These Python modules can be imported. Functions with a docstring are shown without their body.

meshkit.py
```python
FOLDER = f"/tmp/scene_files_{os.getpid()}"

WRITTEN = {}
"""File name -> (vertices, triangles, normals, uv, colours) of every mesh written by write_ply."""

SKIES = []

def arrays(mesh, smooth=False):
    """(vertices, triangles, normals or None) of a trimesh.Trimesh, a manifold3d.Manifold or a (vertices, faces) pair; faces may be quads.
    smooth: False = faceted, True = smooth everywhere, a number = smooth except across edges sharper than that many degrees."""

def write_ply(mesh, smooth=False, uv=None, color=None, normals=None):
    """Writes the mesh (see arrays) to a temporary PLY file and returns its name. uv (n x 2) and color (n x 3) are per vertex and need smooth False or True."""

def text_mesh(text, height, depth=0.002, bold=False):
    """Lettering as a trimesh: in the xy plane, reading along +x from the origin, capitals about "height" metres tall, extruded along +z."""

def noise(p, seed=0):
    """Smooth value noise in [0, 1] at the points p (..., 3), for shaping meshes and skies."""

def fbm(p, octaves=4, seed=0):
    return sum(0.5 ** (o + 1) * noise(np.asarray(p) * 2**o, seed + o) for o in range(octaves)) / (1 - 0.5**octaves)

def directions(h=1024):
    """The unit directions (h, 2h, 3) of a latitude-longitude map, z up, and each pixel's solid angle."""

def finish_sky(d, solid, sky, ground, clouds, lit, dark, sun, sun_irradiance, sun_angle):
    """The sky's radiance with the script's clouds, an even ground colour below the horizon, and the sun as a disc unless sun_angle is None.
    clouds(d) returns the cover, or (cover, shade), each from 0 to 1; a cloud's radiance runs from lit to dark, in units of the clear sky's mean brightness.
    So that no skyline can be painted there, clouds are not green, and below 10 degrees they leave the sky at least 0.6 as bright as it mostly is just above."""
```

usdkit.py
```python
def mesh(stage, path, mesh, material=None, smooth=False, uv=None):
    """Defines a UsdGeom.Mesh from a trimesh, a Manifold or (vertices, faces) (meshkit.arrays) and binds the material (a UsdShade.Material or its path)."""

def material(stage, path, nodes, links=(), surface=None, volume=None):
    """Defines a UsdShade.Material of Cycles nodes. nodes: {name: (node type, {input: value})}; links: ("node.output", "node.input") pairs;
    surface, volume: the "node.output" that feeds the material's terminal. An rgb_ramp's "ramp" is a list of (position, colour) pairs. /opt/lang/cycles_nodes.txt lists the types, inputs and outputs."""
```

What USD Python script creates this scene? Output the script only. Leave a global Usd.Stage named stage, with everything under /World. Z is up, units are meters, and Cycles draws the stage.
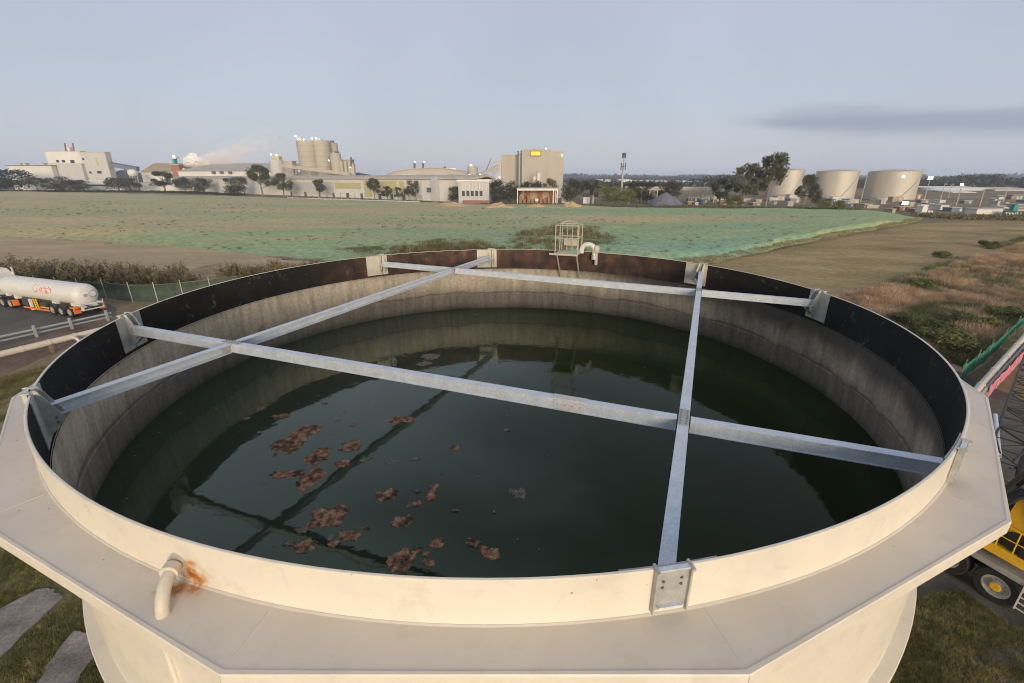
import math, random
import numpy as np
import trimesh
import usdkit, meshkit
from pxr import Usd, UsdGeom, UsdLux, UsdShade, Gf, Sdf, Vt

stage = Usd.Stage.CreateInMemory()
UsdGeom.SetStageUpAxis(stage, 'Z')
UsdGeom.SetStageMetersPerUnit(stage, 1.0)
UsdGeom.Xform.Define(stage, '/World')
stage.SetDefaultPrim(stage.GetPrimAtPath('/World'))
UsdGeom.Scope.Define(stage, '/World/Looks')
PI = math.pi

# ------------------------------------------------------------------ camera, sky, sun, exposure
CAM = np.array([0.171, -9.724, 12.0])
PITCH, FPX = 0.3447, 455.3
EXPOSURE = 1.10
cam = UsdGeom.Camera.Define(stage, '/World/camera')
cam.CreateHorizontalApertureAttr(36.0)
cam.CreateFocalLengthAttr(FPX / 1024 * 36)
cam.CreateFStopAttr(0.0)
cam.CreateExposureAttr(EXPOSURE)
cam.CreateClippingRangeAttr((0.05, 60000.0))
cam.AddTranslateOp().Set(tuple(map(float, CAM)))
cam.AddRotateXOp().Set(90 - math.degrees(PITCH))

SUN_AZ, SUN_EL = math.radians(170), math.radians(7.0)      # azimuth from +y towards +x
SKY_STRENGTH, SUN_INTENSITY = 0.116, 0.36
sun_dir = np.array([math.sin(SUN_AZ) * math.cos(SUN_EL), math.cos(SUN_AZ) * math.cos(SUN_EL), math.sin(SUN_EL)])
sky = UsdLux.DomeLight.Define(stage, '/World/sky')
sky.CreateIntensityAttr(1.0)
sky_look = usdkit.material(stage, '/World/Looks/sky_look', {
    'sky': ('sky_texture', {'sky_type': 'single_scattering', 'sun_disc': False, 'sun_elevation': SUN_EL, 'sun_rotation': SUN_AZ,
                            'altitude': 20.0, 'air_density': 1.0, 'aerosol_density': 1.0, 'ozone_density': 1.0}),
    'tc': ('texture_coordinate', {}), 'sep': ('separate_xyz', {}),
    # a thin even veil of high cloud
    'veil': ('mix_color', {'b': (1.98, 2.12, 2.62)}), 'west': ('map_range', {'range_type': 'smoothstep', 'from_min': -0.75, 'from_max': 0.35, 'to_min': 0.12, 'to_max': 0.88, 'clamp': True}),
    # a long flat bank of darker cloud low in the sky
    'az': ('math', {'math_type': 'arctan2'}),
    'stretch': ('mapping', {'scale': (2.2, 2.2, 22.0)}),
    'n1': ('noise_texture', {'scale': 1.6, 'detail': 4.0, 'roughness': 0.55}),
    'wob': ('math', {'math_type': 'multiply_add', 'value2': 0.045, 'value3': -0.0225}),
    'zz': ('math', {'math_type': 'add'}), 'zy': ('math', {'math_type': 'divide'}), 'fwd': ('math', {'math_type': 'greater_than', 'value2': 0.0}), 'm3': ('math', {'math_type': 'multiply'}),
    'dz': ('math', {'math_type': 'subtract', 'value2': 0.106}),
    'adz': ('math', {'math_type': 'absolute'}),
    'taper': ('map_range', {'range_type': 'smoothstep', 'from_min': 0.36, 'from_max': 0.60, 'to_min': 0.0, 'to_max': 0.028, 'clamp': True}),
    'in1': ('math', {'math_type': 'subtract'}),
    'mask': ('map_range', {'range_type': 'smoothstep', 'from_min': -0.012, 'from_max': 0.020, 'to_min': 0.0, 'to_max': 0.62, 'clamp': True}),
    'gate': ('map_range', {'range_type': 'smoothstep', 'from_min': 0.36, 'from_max': 0.50, 'to_min': 0.0, 'to_max': 1.0, 'clamp': True}),
    'm2': ('math', {'math_type': 'multiply'}),
    'cl': ('mix_color', {'b': (1.12, 1.27, 1.66)}),
    # broad soft mottling
    'n2': ('noise_texture', {'scale': 2.2, 'detail': 3.0}),
    'mot': ('map_range', {'from_min': 0.3, 'from_max': 0.7, 'to_min': 0.94, 'to_max': 1.05, 'clamp': True}),
    'bg': ('background_shader', {'strength': SKY_STRENGTH}),
    'mul': ('vector_math', {'math_type': 'scale'}),
}, [('tc.generated', 'sep.vector'), ('sep.x', 'az.value1'), ('sep.y', 'az.value2'),
    ('tc.generated', 'stretch.vector'), ('stretch.vector', 'n1.vector'), ('n1.fac', 'wob.value1'),
    ('sep.z', 'zy.value1'), ('sep.y', 'zy.value2'), ('zy.value', 'zz.value1'), ('wob.value', 'zz.value2'), ('zz.value', 'dz.value1'), ('dz.value', 'adz.value1'),
    ('az.value', 'taper.value'), ('taper.result', 'in1.value1'), ('adz.value', 'in1.value2'), ('in1.value', 'mask.value'),
    ('az.value', 'gate.value'), ('mask.result', 'm2.value1'), ('gate.result', 'm2.value2'),
    ('sky.color', 'veil.a'), ('sep.y', 'west.value'), ('west.result', 'veil.fac'), ('veil.result', 'cl.a'), ('m2.value', 'm3.value1'), ('sep.y', 'fwd.value1'), ('fwd.value', 'm3.value2'), ('m3.value', 'cl.fac'),
    ('tc.generated', 'n2.vector'), ('n2.fac', 'mot.value'), ('cl.result', 'mul.vector1'), ('mot.result', 'mul.scale'),
    ('mul.vector', 'bg.color')], surface='bg.background')
UsdShade.MaterialBindingAPI.Apply(sky.GetPrim()).Bind(sky_look)
for k_, v_ in (('kind', 'structure'), ('label', 'pale blue grey dusk sky with one long flat cloud'), ('category', 'sky')):
    sky.GetPrim().SetCustomDataByKey(k_, v_)
sun = UsdLux.DistantLight.Define(stage, '/World/sun')
sun.CreateIntensityAttr(SUN_INTENSITY)
sun.CreateAngleAttr(24.0)
sun.CreateNormalizeAttr(True)
sun.CreateColorAttr((1.0, 0.92, 0.82))
zx = sun_dir
xx = np.cross([0, 0, 1], zx); xx /= np.linalg.norm(xx)
yx = np.cross(zx, xx)
sun.AddTransformOp().Set(Gf.Matrix4d(*[float(q) for r_ in (xx, yx, zx) for q in (*r_, 0)], 0, 0, 0, 1))


# ------------------------------------------------------------------ helpers
def _ray(x, y):
    x, y = x - 512.0, 341.5 - y
    return np.array([x, FPX * math.cos(PITCH) + y * math.sin(PITCH), -FPX * math.sin(PITCH) + y * math.cos(PITCH)])

def at(x, y, z=0.0):
    """the point of the level z that lies in this direction"""
    r = _ray(x, y)
    return CAM + r * ((z - CAM[2]) / r[2])

def ay(x, y, Y):
    """the point Y metres north of the camera in this direction"""
    r = _ray(x, y)
    return CAM + r * (Y / r[1])

def unit(v):
    v = np.asarray(v, float)
    return v / max(np.linalg.norm(v), 1e-12)

def rotz(a):
    c, s = math.cos(a), math.sin(a)
    return np.array([[c, -s, 0], [s, c, 0], [0, 0, 1.0]])

def basis(d, up=(0, 0, 1)):
    d = unit(d)
    if abs(np.dot(d, up)) > 0.98:
        up = (0, 1, 0) if abs(d[1]) < 0.9 else (1, 0, 0)
    s = unit(np.cross(d, up))
    return d, s, np.cross(s, d)

class MB:
    def __init__(self):
        self.v, self.f, self.n = [], [], 0
    def add(self, v, f):
        v, f = np.asarray(v, float).reshape(-1, 3), np.asarray(f, int)
        if f.ndim == 2 and f.shape[1] == 4:
            f = np.vstack([f[:, [0, 1, 2]], f[:, [0, 2, 3]]])
        self.v.append(v); self.f.append(f + self.n); self.n += len(v)
        return self
    def tm(self, m):
        return self.add(m.vertices, m.faces)
    def box(self, c, s, R=None, rz=0.0, taper=1.0):
        k = np.array([[-1, -1, -1], [1, -1, -1], [1, 1, -1], [-1, 1, -1], [-1, -1, 1], [1, -1, 1], [1, 1, 1], [-1, 1, 1]], float) * 0.5
        k[4:, :2] *= taper
        p = k * np.asarray(s, float)
        R = rotz(rz) if R is None else R
        return self.add(p @ np.asarray(R).T + np.asarray(c, float), [[0, 3, 2, 1], [4, 5, 6, 7], [0, 1, 5, 4], [1, 2, 6, 5], [2, 3, 7, 6], [3, 0, 4, 7]])
    def bar(self, p0, p1, w, h, up=(0, 0, 1), off=(0, 0)):
        """w across, h along up; off shifts (across, up)"""
        p0, p1 = np.asarray(p0, float), np.asarray(p1, float)
        d, s, u = basis(p1 - p0, up)
        o = s * off[0] + u * off[1]
        q = [p + o + s * a * w / 2 + u * b * h / 2 for p in (p0, p1) for a, b in ((-1, -1), (1, -1), (1, 1), (-1, 1))]
        return self.add(q, [[0, 1, 2, 3], [7, 6, 5, 4], [0, 4, 5, 1], [1, 5, 6, 2], [2, 6, 7, 3], [3, 7, 4, 0]])
    def tube(self, pts, r, n=8, caps=True):
        pts = np.asarray(pts, float); m = len(pts)
        rr = np.broadcast_to(np.asarray(r, float), (m,))
        t = np.gradient(pts, axis=0)
        d, s, u = basis(t[0]); rings = []
        for i in range(m):
            d = unit(t[i]); s = unit(s - d * np.dot(s, d)); u = np.cross(s, d)
            a = np.linspace(0, 2 * PI, n, endpoint=False)
            rings.append(pts[i] + rr[i] * (np.outer(np.cos(a), s) + np.outer(np.sin(a), u)))
        f = []
        for i in range(m - 1):
            for j in range(n):
                k = (j + 1) % n
                f.append([i * n + j, i * n + k, (i + 1) * n + k, (i + 1) * n + j])
        v = np.vstack(rings)
        base = self.n
        self.add(v, f)
        if caps:
            self.f.append(np.array([[base + 0, base + j + 1, base + j] for j in range(1, n - 1)]))
            b2 = base + (m - 1) * n
            self.f.append(np.array([[b2, b2 + j, b2 + j + 1] for j in range(1, n - 1)]))
        return self
    def cyl(self, p0, p1, r0, r1=None, n=16):
        return self.tube([p0, p1], [r0, r0 if r1 is None else r1], n)
    def lathe(self, prof, n=32, c=(0, 0, 0), a0=0.0, a1=2 * PI, axis=None):
        """prof: (r, z) pairs, revolved about z (or the given axis through c)"""
        prof = np.asarray(prof, float)
        full = abs(a1 - a0 - 2 * PI) < 1e-9
        a = np.linspace(a0, a1, n, endpoint=False) if full else np.linspace(a0, a1, n)
        ca, sa = np.cos(a), np.sin(a)
        v = np.stack([np.outer(prof[:, 0], ca), np.outer(prof[:, 0], sa), np.repeat(prof[:, 1:2], len(a), 1)], -1)
        f = []; m = len(a)
        for i in range(len(prof) - 1):
            for j in range(m if full else m - 1):
                k = (j + 1) % m
                f.append([i * m + j, i * m + k, (i + 1) * m + k, (i + 1) * m + j])
        v = v.reshape(-1, 3)
        if axis is not None:
            d, s, u = basis(axis)
            v = v[:, :1] * s + v[:, 1:2] * u + v[:, 2:3] * d
        return self.add(v + np.asarray(c, float), f)
    def prism(self, poly, z0, z1, R=None, o=(0, 0, 0)):
        """a convex or star-shaped outline (x, y) raised from z0 to z1"""
        poly = np.asarray(poly, float); n = len(poly)
        v = np.vstack([np.c_[poly, np.full(n, z0)], np.c_[poly, np.full(n, z1)]])
        f = [[i, (i + 1) % n, n + (i + 1) % n, n + i] for i in range(n)]
        tri = trimesh.creation.triangulate_polygon(__import__('shapely').Polygon(poly), engine='earcut')
        tv, tf = np.asarray(tri[0]), np.asarray(tri[1])
        if R is not None:
            v = v @ np.asarray(R).T
        self.add(v + np.asarray(o, float), f)
        for z, flip in ((z0, True), (z1, False)):
            w = np.c_[tv, np.full(len(tv), z)]
            if R is not None:
                w = w @ np.asarray(R).T
            self.add(w + np.asarray(o, float), tf[:, ::-1] if flip else tf)
        return self
    def mesh(self):
        return np.vstack(self.v), np.vstack(self.f)
    def build(self, name, mat, parent=None, smooth=35, label=None):
        return obj(name, self.mesh(), mat, parent, smooth, label)

_used = {}
def numbered(parent, name):
    k = _used.get((parent, name), 0)
    _used[(parent, name)] = k + 1
    return f'{parent}/{name}' if k == 0 else f'{parent}/{name}_{k:03d}'

def obj(name, mesh, mat, parent=None, smooth=35, label=None):
    path = numbered(str(parent.GetPath()) if parent is not None else '/World', name)
    v, f = (mesh.vertices, mesh.faces) if hasattr(mesh, 'vertices') else mesh
    v, f = np.asarray(v, float), np.asarray(f)
    m = usdkit.mesh(stage, path, (v, f), M(mat) if isinstance(mat, str) else mat, smooth=smooth).GetPrim()
    if label:
        m.SetCustomDataByKey('label', label)
    return m

def tag(p, label, cat, group=None, kind=None):
    p.SetCustomDataByKey('label', label); p.SetCustomDataByKey('category', cat)
    if group: p.SetCustomDataByKey('group', group)
    if kind: p.SetCustomDataByKey('kind', kind)
    return p

def place(p, loc, rz=0.0, scale=None):
    x = UsdGeom.Xformable(p)
    x.ClearXformOpOrder()
    x.AddTranslateOp().Set(tuple(float(q) for q in loc))
    x.AddRotateZOp().Set(math.degrees(rz))
    if scale is not None:
        s = (scale,) * 3 if np.ndim(scale) == 0 else scale
        x.AddScaleOp().Set(tuple(float(q) for q in s))

def thing(name, label, cat, loc=(0, 0, 0), rz=0.0, group=None, scale=None):
    p = UsdGeom.Xform.Define(stage, numbered('/World', name)).GetPrim()
    place(p, loc, rz, scale)
    return tag(p, label, cat, group)

def dup(root, loc, rz=0.0, scale=None, label=None, group=None, name=None):
    p = UsdGeom.Xform.Define(stage, numbered('/World', name or root.GetName().rstrip('0123456789').rstrip('_'))).GetPrim()
    p.GetReferences().AddInternalReference(root.GetPath())
    place(p, loc, rz, scale)
    was = root.GetCustomData()
    tag(p, label or was['label'], was['category'], group or was.get('group'))
    p.SetInstanceable(True)
    return p

def struct(name, mesh, mat, label=None, smooth=35, cat='ground'):
    p = obj(name, mesh, mat, None, smooth)
    return tag(p, label or name.replace('_', ' '), cat, None, 'structure')

def grid(fn, nu, nv, pu=1.0, pv=1.0):
    """a sheet: fn(u, v) arrays -> points"""
    u, v = np.meshgrid(np.linspace(0, 1, nu) ** pu, np.linspace(0, 1, nv) ** pv, indexing='xy')
    p = fn(u.ravel(), v.ravel())
    i = np.arange(nu * nv).reshape(nv, nu)
    f = np.stack([i[:-1, :-1], i[:-1, 1:], i[1:, 1:], i[1:, :-1]], -1).reshape(-1, 4)
    return p, np.vstack([f[:, [0, 1, 2]], f[:, [0, 2, 3]]])

def curve(pts):
    """arc-length parametrised polyline -> function of u in 0..1 giving (n, 2)"""
    pts = np.asarray(pts, float)
    s = np.r_[0, np.cumsum(np.linalg.norm(np.diff(pts, axis=0), axis=1))]; s /= s[-1]
    return lambda u: np.stack([np.interp(u, s, pts[:, k]) for k in range(pts.shape[1])], -1)

# ------------------------------------------------------------------ materials
_mats = {}
_defs = {}
def M(name):
    if name not in _mats:
        _mats[name] = _defs[name]('/World/Looks/' + name)
    return _mats[name]

def pm(name, ramp, scale=1.0, detail=5.0, rough=(0.6, 0.8), bump=0.0, bscale=None, bdist=0.02, metal=0.0, spec=0.4, stretch=(1, 1, 1), fine=0.12, fscale=None, coord='geometry.position', ior=1.45, sss=None, rnd=0.0, coat=0.0, transl=0.0):
    """base colour: a noise through a ramp, times a finer noise; roughness and relief from noise as well"""
    def make(path):
        src = {'geometry.position': ('geo', 'geometry', 'geo.position'), 'object': ('geo', 'texture_coordinate', 'geo.object')}[coord]
        fs = fscale or scale * 9
        nodes = {
            'geo': (src[1], {}), 'map': ('mapping', {'scale': stretch}),
            'n': ('noise_texture', {'scale': scale, 'detail': detail, 'roughness': 0.6}),
            'r': ('rgb_ramp', {'ramp': ramp}),
            'nf': ('noise_texture', {'scale': fs, 'detail': 3.0, 'roughness': 0.6}),
            'fr': ('map_range', {'from_min': 0.25, 'from_max': 0.75, 'to_min': 1 - fine, 'to_max': 1 + fine, 'clamp': True}),
            'mul': ('vector_math', {'math_type': 'scale'}),
            'rr': ('map_range', {'from_min': 0.3, 'from_max': 0.7, 'to_min': rough[0], 'to_max': rough[1], 'clamp': True}),
            'p': ('principled_bsdf', {'metallic': metal, 'specular_ior_level': spec, 'ior': ior, 'coat_weight': coat}),
        }
        links = [(src[2], 'map.vector'), ('map.vector', 'n.vector'), ('map.vector', 'nf.vector'), ('n.fac', 'r.fac'), ('r.color', 'mul.vector1'), ('nf.fac', 'fr.value'), ('nf.fac', 'rr.value'), ('rr.result', 'p.roughness')]
        if rnd:
            nodes.update({'oi': ('object_info', {}), 'rm': ('map_range', {'to_min': 1 - rnd, 'to_max': 1 + rnd}), 'rx': ('math', {'math_type': 'multiply'})})
            links += [('oi.random', 'rm.value'), ('rm.result', 'rx.value1'), ('fr.result', 'rx.value2'), ('rx.value', 'mul.scale')]
        else:
            links += [('fr.result', 'mul.scale')]
        links += [('mul.vector', 'p.base_color')]
        if bump:
            nodes['nb'] = ('noise_texture', {'scale': bscale or fs, 'detail': 4.0})
            nodes['b'] = ('bump', {'strength': bump, 'distance': bdist})
            links += [('map.vector', 'nb.vector'), ('nb.fac', 'b.height'), ('b.normal', 'p.normal')]
        out = 'p.BSDF'
        if transl:
            nodes['t'] = ('translucent_bsdf', {}); nodes['mx'] = ('mix_closure', {'fac': transl})
            links += [('mul.vector', 't.color'), ('p.BSDF', 'mx.closure1'), ('t.BSDF', 'mx.closure2')]
            out = 'mx.closure'
        return usdkit.material(stage, path, nodes, links, surface=out)
    _defs[name] = make

def two(c, k=0.8, k2=1.15):
    c = np.asarray(c, float)
    return [(0.25, tuple(c * k)), (0.75, tuple(np.minimum(c * k2, 1)))]

pm('galvanised', [(0.3, (0.48, 0.505, 0.545)), (0.7, (0.60, 0.625, 0.665))], 6, rough=(0.42, 0.58), metal=0.2, spec=0.5, fine=0.16, fscale=38)
pm('galvanised_dull', [(0.3, (0.34, 0.33, 0.31)), (0.7, (0.47, 0.46, 0.43))], 9, rough=(0.45, 0.65), metal=0.4, fine=0.12, fscale=70, bump=0.08)
pm('bolt_steel', two((0.22, 0.2, 0.18)), 20, rough=(0.4, 0.6), metal=0.7)
pm('stained_splice', [(0.42, (0.50, 0.50, 0.51)), (0.78, (0.50, 0.36, 0.33))], 14, rough=(0.5, 0.7), fine=0.2)
pm('pale_bracket', [(0.3, (0.42, 0.385, 0.325)), (0.7, (0.53, 0.49, 0.42))], 5, rough=(0.5, 0.7), fine=0.1)
pm('cream_pipe', two((0.55, 0.49, 0.40), 0.93, 1.05), 3, rough=(0.35, 0.5), fine=0.06)
pm('white_paint', two((0.60, 0.585, 0.55), 0.93, 1.05), 2.5, rough=(0.3, 0.45), fine=0.05)
pm('sludge', [(0.34, (0.022, 0.017, 0.010)), (0.43, (0.10, 0.052, 0.028)), (0.52, (0.27, 0.125, 0.060)), (0.64, (0.44, 0.26, 0.15))], 9, detail=9, rough=(0.55, 0.8), bump=0.5, bdist=0.02, fine=0.45, fscale=45, spec=0.25)
pm('sludge_grey', [(0.32, (0.05, 0.038, 0.028)), (0.5, (0.15, 0.115, 0.085)), (0.7, (0.27, 0.22, 0.17))], 12, rough=(0.55, 0.8), bump=0.6, bdist=0.02, fine=0.3, fscale=40)

RUST = None
def tank_paint(path, rust=True, tone=(0.665, 0.605, 0.51)):
    t = np.array(tone)
    nodes = {
        'geo': ('geometry', {}),
        'n': ('noise_texture', {'scale': 0.9, 'detail': 6.0, 'roughness': 0.6}), 'r': ('rgb_ramp', {'ramp': [(0.3, tuple(t * 0.90)), (0.55, tuple(t)), (0.8, tuple(np.minimum(t * 1.04, 1)))]}),
        # specks of dirt and tiny rust spots
        'v': ('voronoi_texture', {'scale': 7.0}), 'vn': ('noise_texture', {'scale': 2.3, 'detail': 3.0}),
        'vt': ('map_range', {'from_min': 0.45, 'from_max': 0.70, 'to_min': -0.01, 'to_max': 0.11, 'clamp': True}),
        'vs': ('math', {'math_type': 'subtract'}), 'vm': ('map_range', {'from_min': 0.0, 'from_max': 0.03, 'to_min': 0.0, 'to_max': 0.75, 'clamp': True}),
        'speck': ('mix_color', {'b': (0.13, 0.10, 0.07)}),
        # smeary dust
        'sm': ('noise_texture', {'scale': 3.2, 'detail': 7.0, 'roughness': 0.7, 'distortion': 0.6}), 'sr': ('map_range', {'from_min': 0.52, 'from_max': 0.75, 'to_min': 0.0, 'to_max': 0.5, 'clamp': True}),
        'dust': ('mix_color', {'b': (0.44, 0.385, 0.31)}),
        'rr': ('map_range', {'from_min': 0.3, 'from_max': 0.7, 'to_min': 0.36, 'to_max': 0.52, 'clamp': True}),
        'wn': ('noise_texture', {'scale': 1.3, 'detail': 2.0}), 'b': ('bump', {'strength': 0.16, 'distance': 0.05}),
        'p': ('principled_bsdf', {'specular_ior_level': 0.4}),
    }
    links = [('geo.position', x + '.vector') for x in ('n', 'v', 'vn', 'sm', 'wn')] + [
        ('n.fac', 'r.fac'), ('vn.fac', 'vt.value'), ('vt.result', 'vs.value1'), ('v.distance', 'vs.value2'), ('vs.value', 'vm.value'), ('vm.result', 'speck.fac'),
        ('r.color', 'dust.a'), ('sm.fac', 'sr.value'), ('sr.result', 'dust.fac'), ('dust.result', 'speck.a'),
        ('sm.fac', 'rr.value'), ('rr.result', 'p.roughness'), ('wn.fac', 'b.height'), ('b.normal', 'p.normal')]
    last = 'speck.result'
    if rust and RUST is not None:
        nodes.update({
            'sub': ('vector_math', {'math_type': 'subtract', 'vector2': tuple(RUST)}), 'rs': ('mapping', {'rotation': (0, 0, -RUST_A), 'scale': (1.6, 3.6, 1.7)}), 'len': ('vector_math', {'math_type': 'length'}),
            'rn': ('noise_texture', {'scale': 9.0, 'detail': 6.0, 'roughness': 0.65}), 'ra': ('math', {'math_type': 'multiply_add', 'value2': 0.55}),
            'rmask': ('map_range', {'range_type': 'smoothstep', 'from_min': 0.66, 'from_max': 0.46, 'to_min': 0.0, 'to_max': 1.0, 'clamp': True}),
            'rc': ('rgb_ramp', {'ramp': [(0.34, (0.06, 0.018, 0.008)), (0.44, (0.26, 0.085, 0.018)), (0.54, (0.45, 0.20, 0.055)), (0.64, (0.52, 0.34, 0.18))]}),
            'rust': ('mix_color', {})})
        links += [('geo.position', 'sub.vector1'), ('sub.vector', 'rs.vector'), ('rs.vector', 'len.vector1'), ('geo.position', 'rn.vector'), ('rn.fac', 'ra.value1'), ('len.value', 'ra.value3'),
                  ('ra.value', 'rmask.value'), ('ra.value', 'rc.fac'), ('rc.color', 'rust.b'), ('rmask.result', 'rust.fac'), (last, 'rust.a')]
        last = 'rust.result'
    links.append((last, 'p.base_color'))
    return usdkit.material(stage, path, nodes, links, surface='p.BSDF')

def tank_inside(path):
    """concrete lining: bands by height with ragged edges, vertical runs, dark and rusty coating at the top"""
    nodes = {
        'geo': ('geometry', {}), 'sep': ('separate_xyz', {}), 'at': ('math', {'math_type': 'arctan2'}), 'am': ('math', {'math_type': 'multiply', 'value2': 7.4}),
        'cv': ('combine_xyz', {}), 'runs': ('mapping', {'scale': (3.0, 1.0, 0.35)}),
        'nr': ('noise_texture', {'scale': 1.6, 'detail': 6.0, 'roughness': 0.62}), 'nb': ('noise_texture', {'scale': 0.8, 'detail': 6.0, 'roughness': 0.6}),
        'nf': ('noise_texture', {'scale': 13.0, 'detail': 5.0}), 'nn': ('noise_texture', {'scale': 0.22, 'detail': 2.0}),
        'zj': ('math', {'math_type': 'multiply_add', 'value2': 0.40, 'value3': -0.20}), 'z1': ('math', {'math_type': 'add'}),
        'zn': ('map_range', {'from_min': 7.2, 'from_max': 9.5, 'to_min': 0.0, 'to_max': 1.0, 'clamp': True}),
        'band': ('rgb_ramp', {'ramp': [(0.0, (0.05, 0.048, 0.034)), (0.05, (0.12, 0.105, 0.080)), (0.12, (0.19, 0.158, 0.125)), (0.27, (0.225, 0.188, 0.15)), (0.285, (0.15, 0.124, 0.10)), (0.31, (0.33, 0.27, 0.205)), (0.42, (0.47, 0.385, 0.285)), (0.56, (0.56, 0.46, 0.345)), (0.70, (0.53, 0.435, 0.325)), (0.8, (0.40, 0.325, 0.25))]}),
        'mr': ('map_range', {'from_min': 0.3, 'from_max': 0.72, 'to_min': 0.62, 'to_max': 1.16, 'clamp': True}), 'mul': ('vector_math', {'math_type': 'scale'}),
        'mf': ('map_range', {'from_min': 0.3, 'from_max': 0.7, 'to_min': 0.82, 'to_max': 1.15, 'clamp': True}), 'mul2': ('vector_math', {'math_type': 'scale'}),
        # bitumen reaching further down on the east side
        'ex': ('map_range', {'range_type': 'smoothstep', 'from_min': 0.2, 'from_max': 6.5, 'to_min': -0.10, 'to_max': 0.62, 'clamp': True}),
        'dz': ('math', {'math_type': 'multiply_add', 'value2': 0.8, 'value3': 8.40}), 'dd': ('math', {'math_type': 'subtract'}), 'de': ('math', {'math_type': 'add'}),
        'dm': ('map_range', {'range_type': 'smoothstep', 'from_min': -0.30, 'from_max': 0.40, 'to_min': 0.0, 'to_max': 0.88, 'clamp': True}),
        'dark': ('mix_color', {'b': (0.040, 0.036, 0.032)}),
        'b': ('bump', {'strength': 0.35, 'distance': 0.03}),
        'p': ('principled_bsdf', {'roughness': 0.85, 'specular_ior_level': 0.25}),
    }
    links = [('geo.position', 'sep.vector'), ('sep.y', 'at.value1'), ('sep.x', 'at.value2'), ('at.value', 'am.value1'), ('am.value', 'cv.x'), ('sep.z', 'cv.z'),
             ('cv.vector', 'runs.vector'), ('runs.vector', 'nr.vector'), ('geo.position', 'nb.vector'), ('geo.position', 'nf.vector'), ('geo.position', 'nn.vector'),
             ('nb.fac', 'zj.value1'), ('zj.value', 'z1.value1'), ('sep.z', 'z1.value2'), ('z1.value', 'zn.value'), ('zn.result', 'band.fac'),
             ('nr.fac', 'mr.value'), ('band.color', 'mul.vector1'), ('mr.result', 'mul.scale'), ('nf.fac', 'mf.value'), ('mul.vector', 'mul2.vector1'), ('mf.result', 'mul2.scale'),
             ('nb.fac', 'dz.value1'), ('sep.z', 'dd.value1'), ('dz.value', 'dd.value2'), ('sep.x', 'ex.value'), ('dd.value', 'de.value1'), ('ex.result', 'de.value2'), ('de.value', 'dm.value'),
             ('dm.result', 'dark.fac'), ('mul2.vector', 'dark.a'), ('dark.result', 'p.base_color'), ('nf.fac', 'b.height'), ('b.normal', 'p.normal')]
    return usdkit.material(stage, path, nodes, links, surface='p.BSDF')
_defs['tank_inside'] = tank_inside

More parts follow.
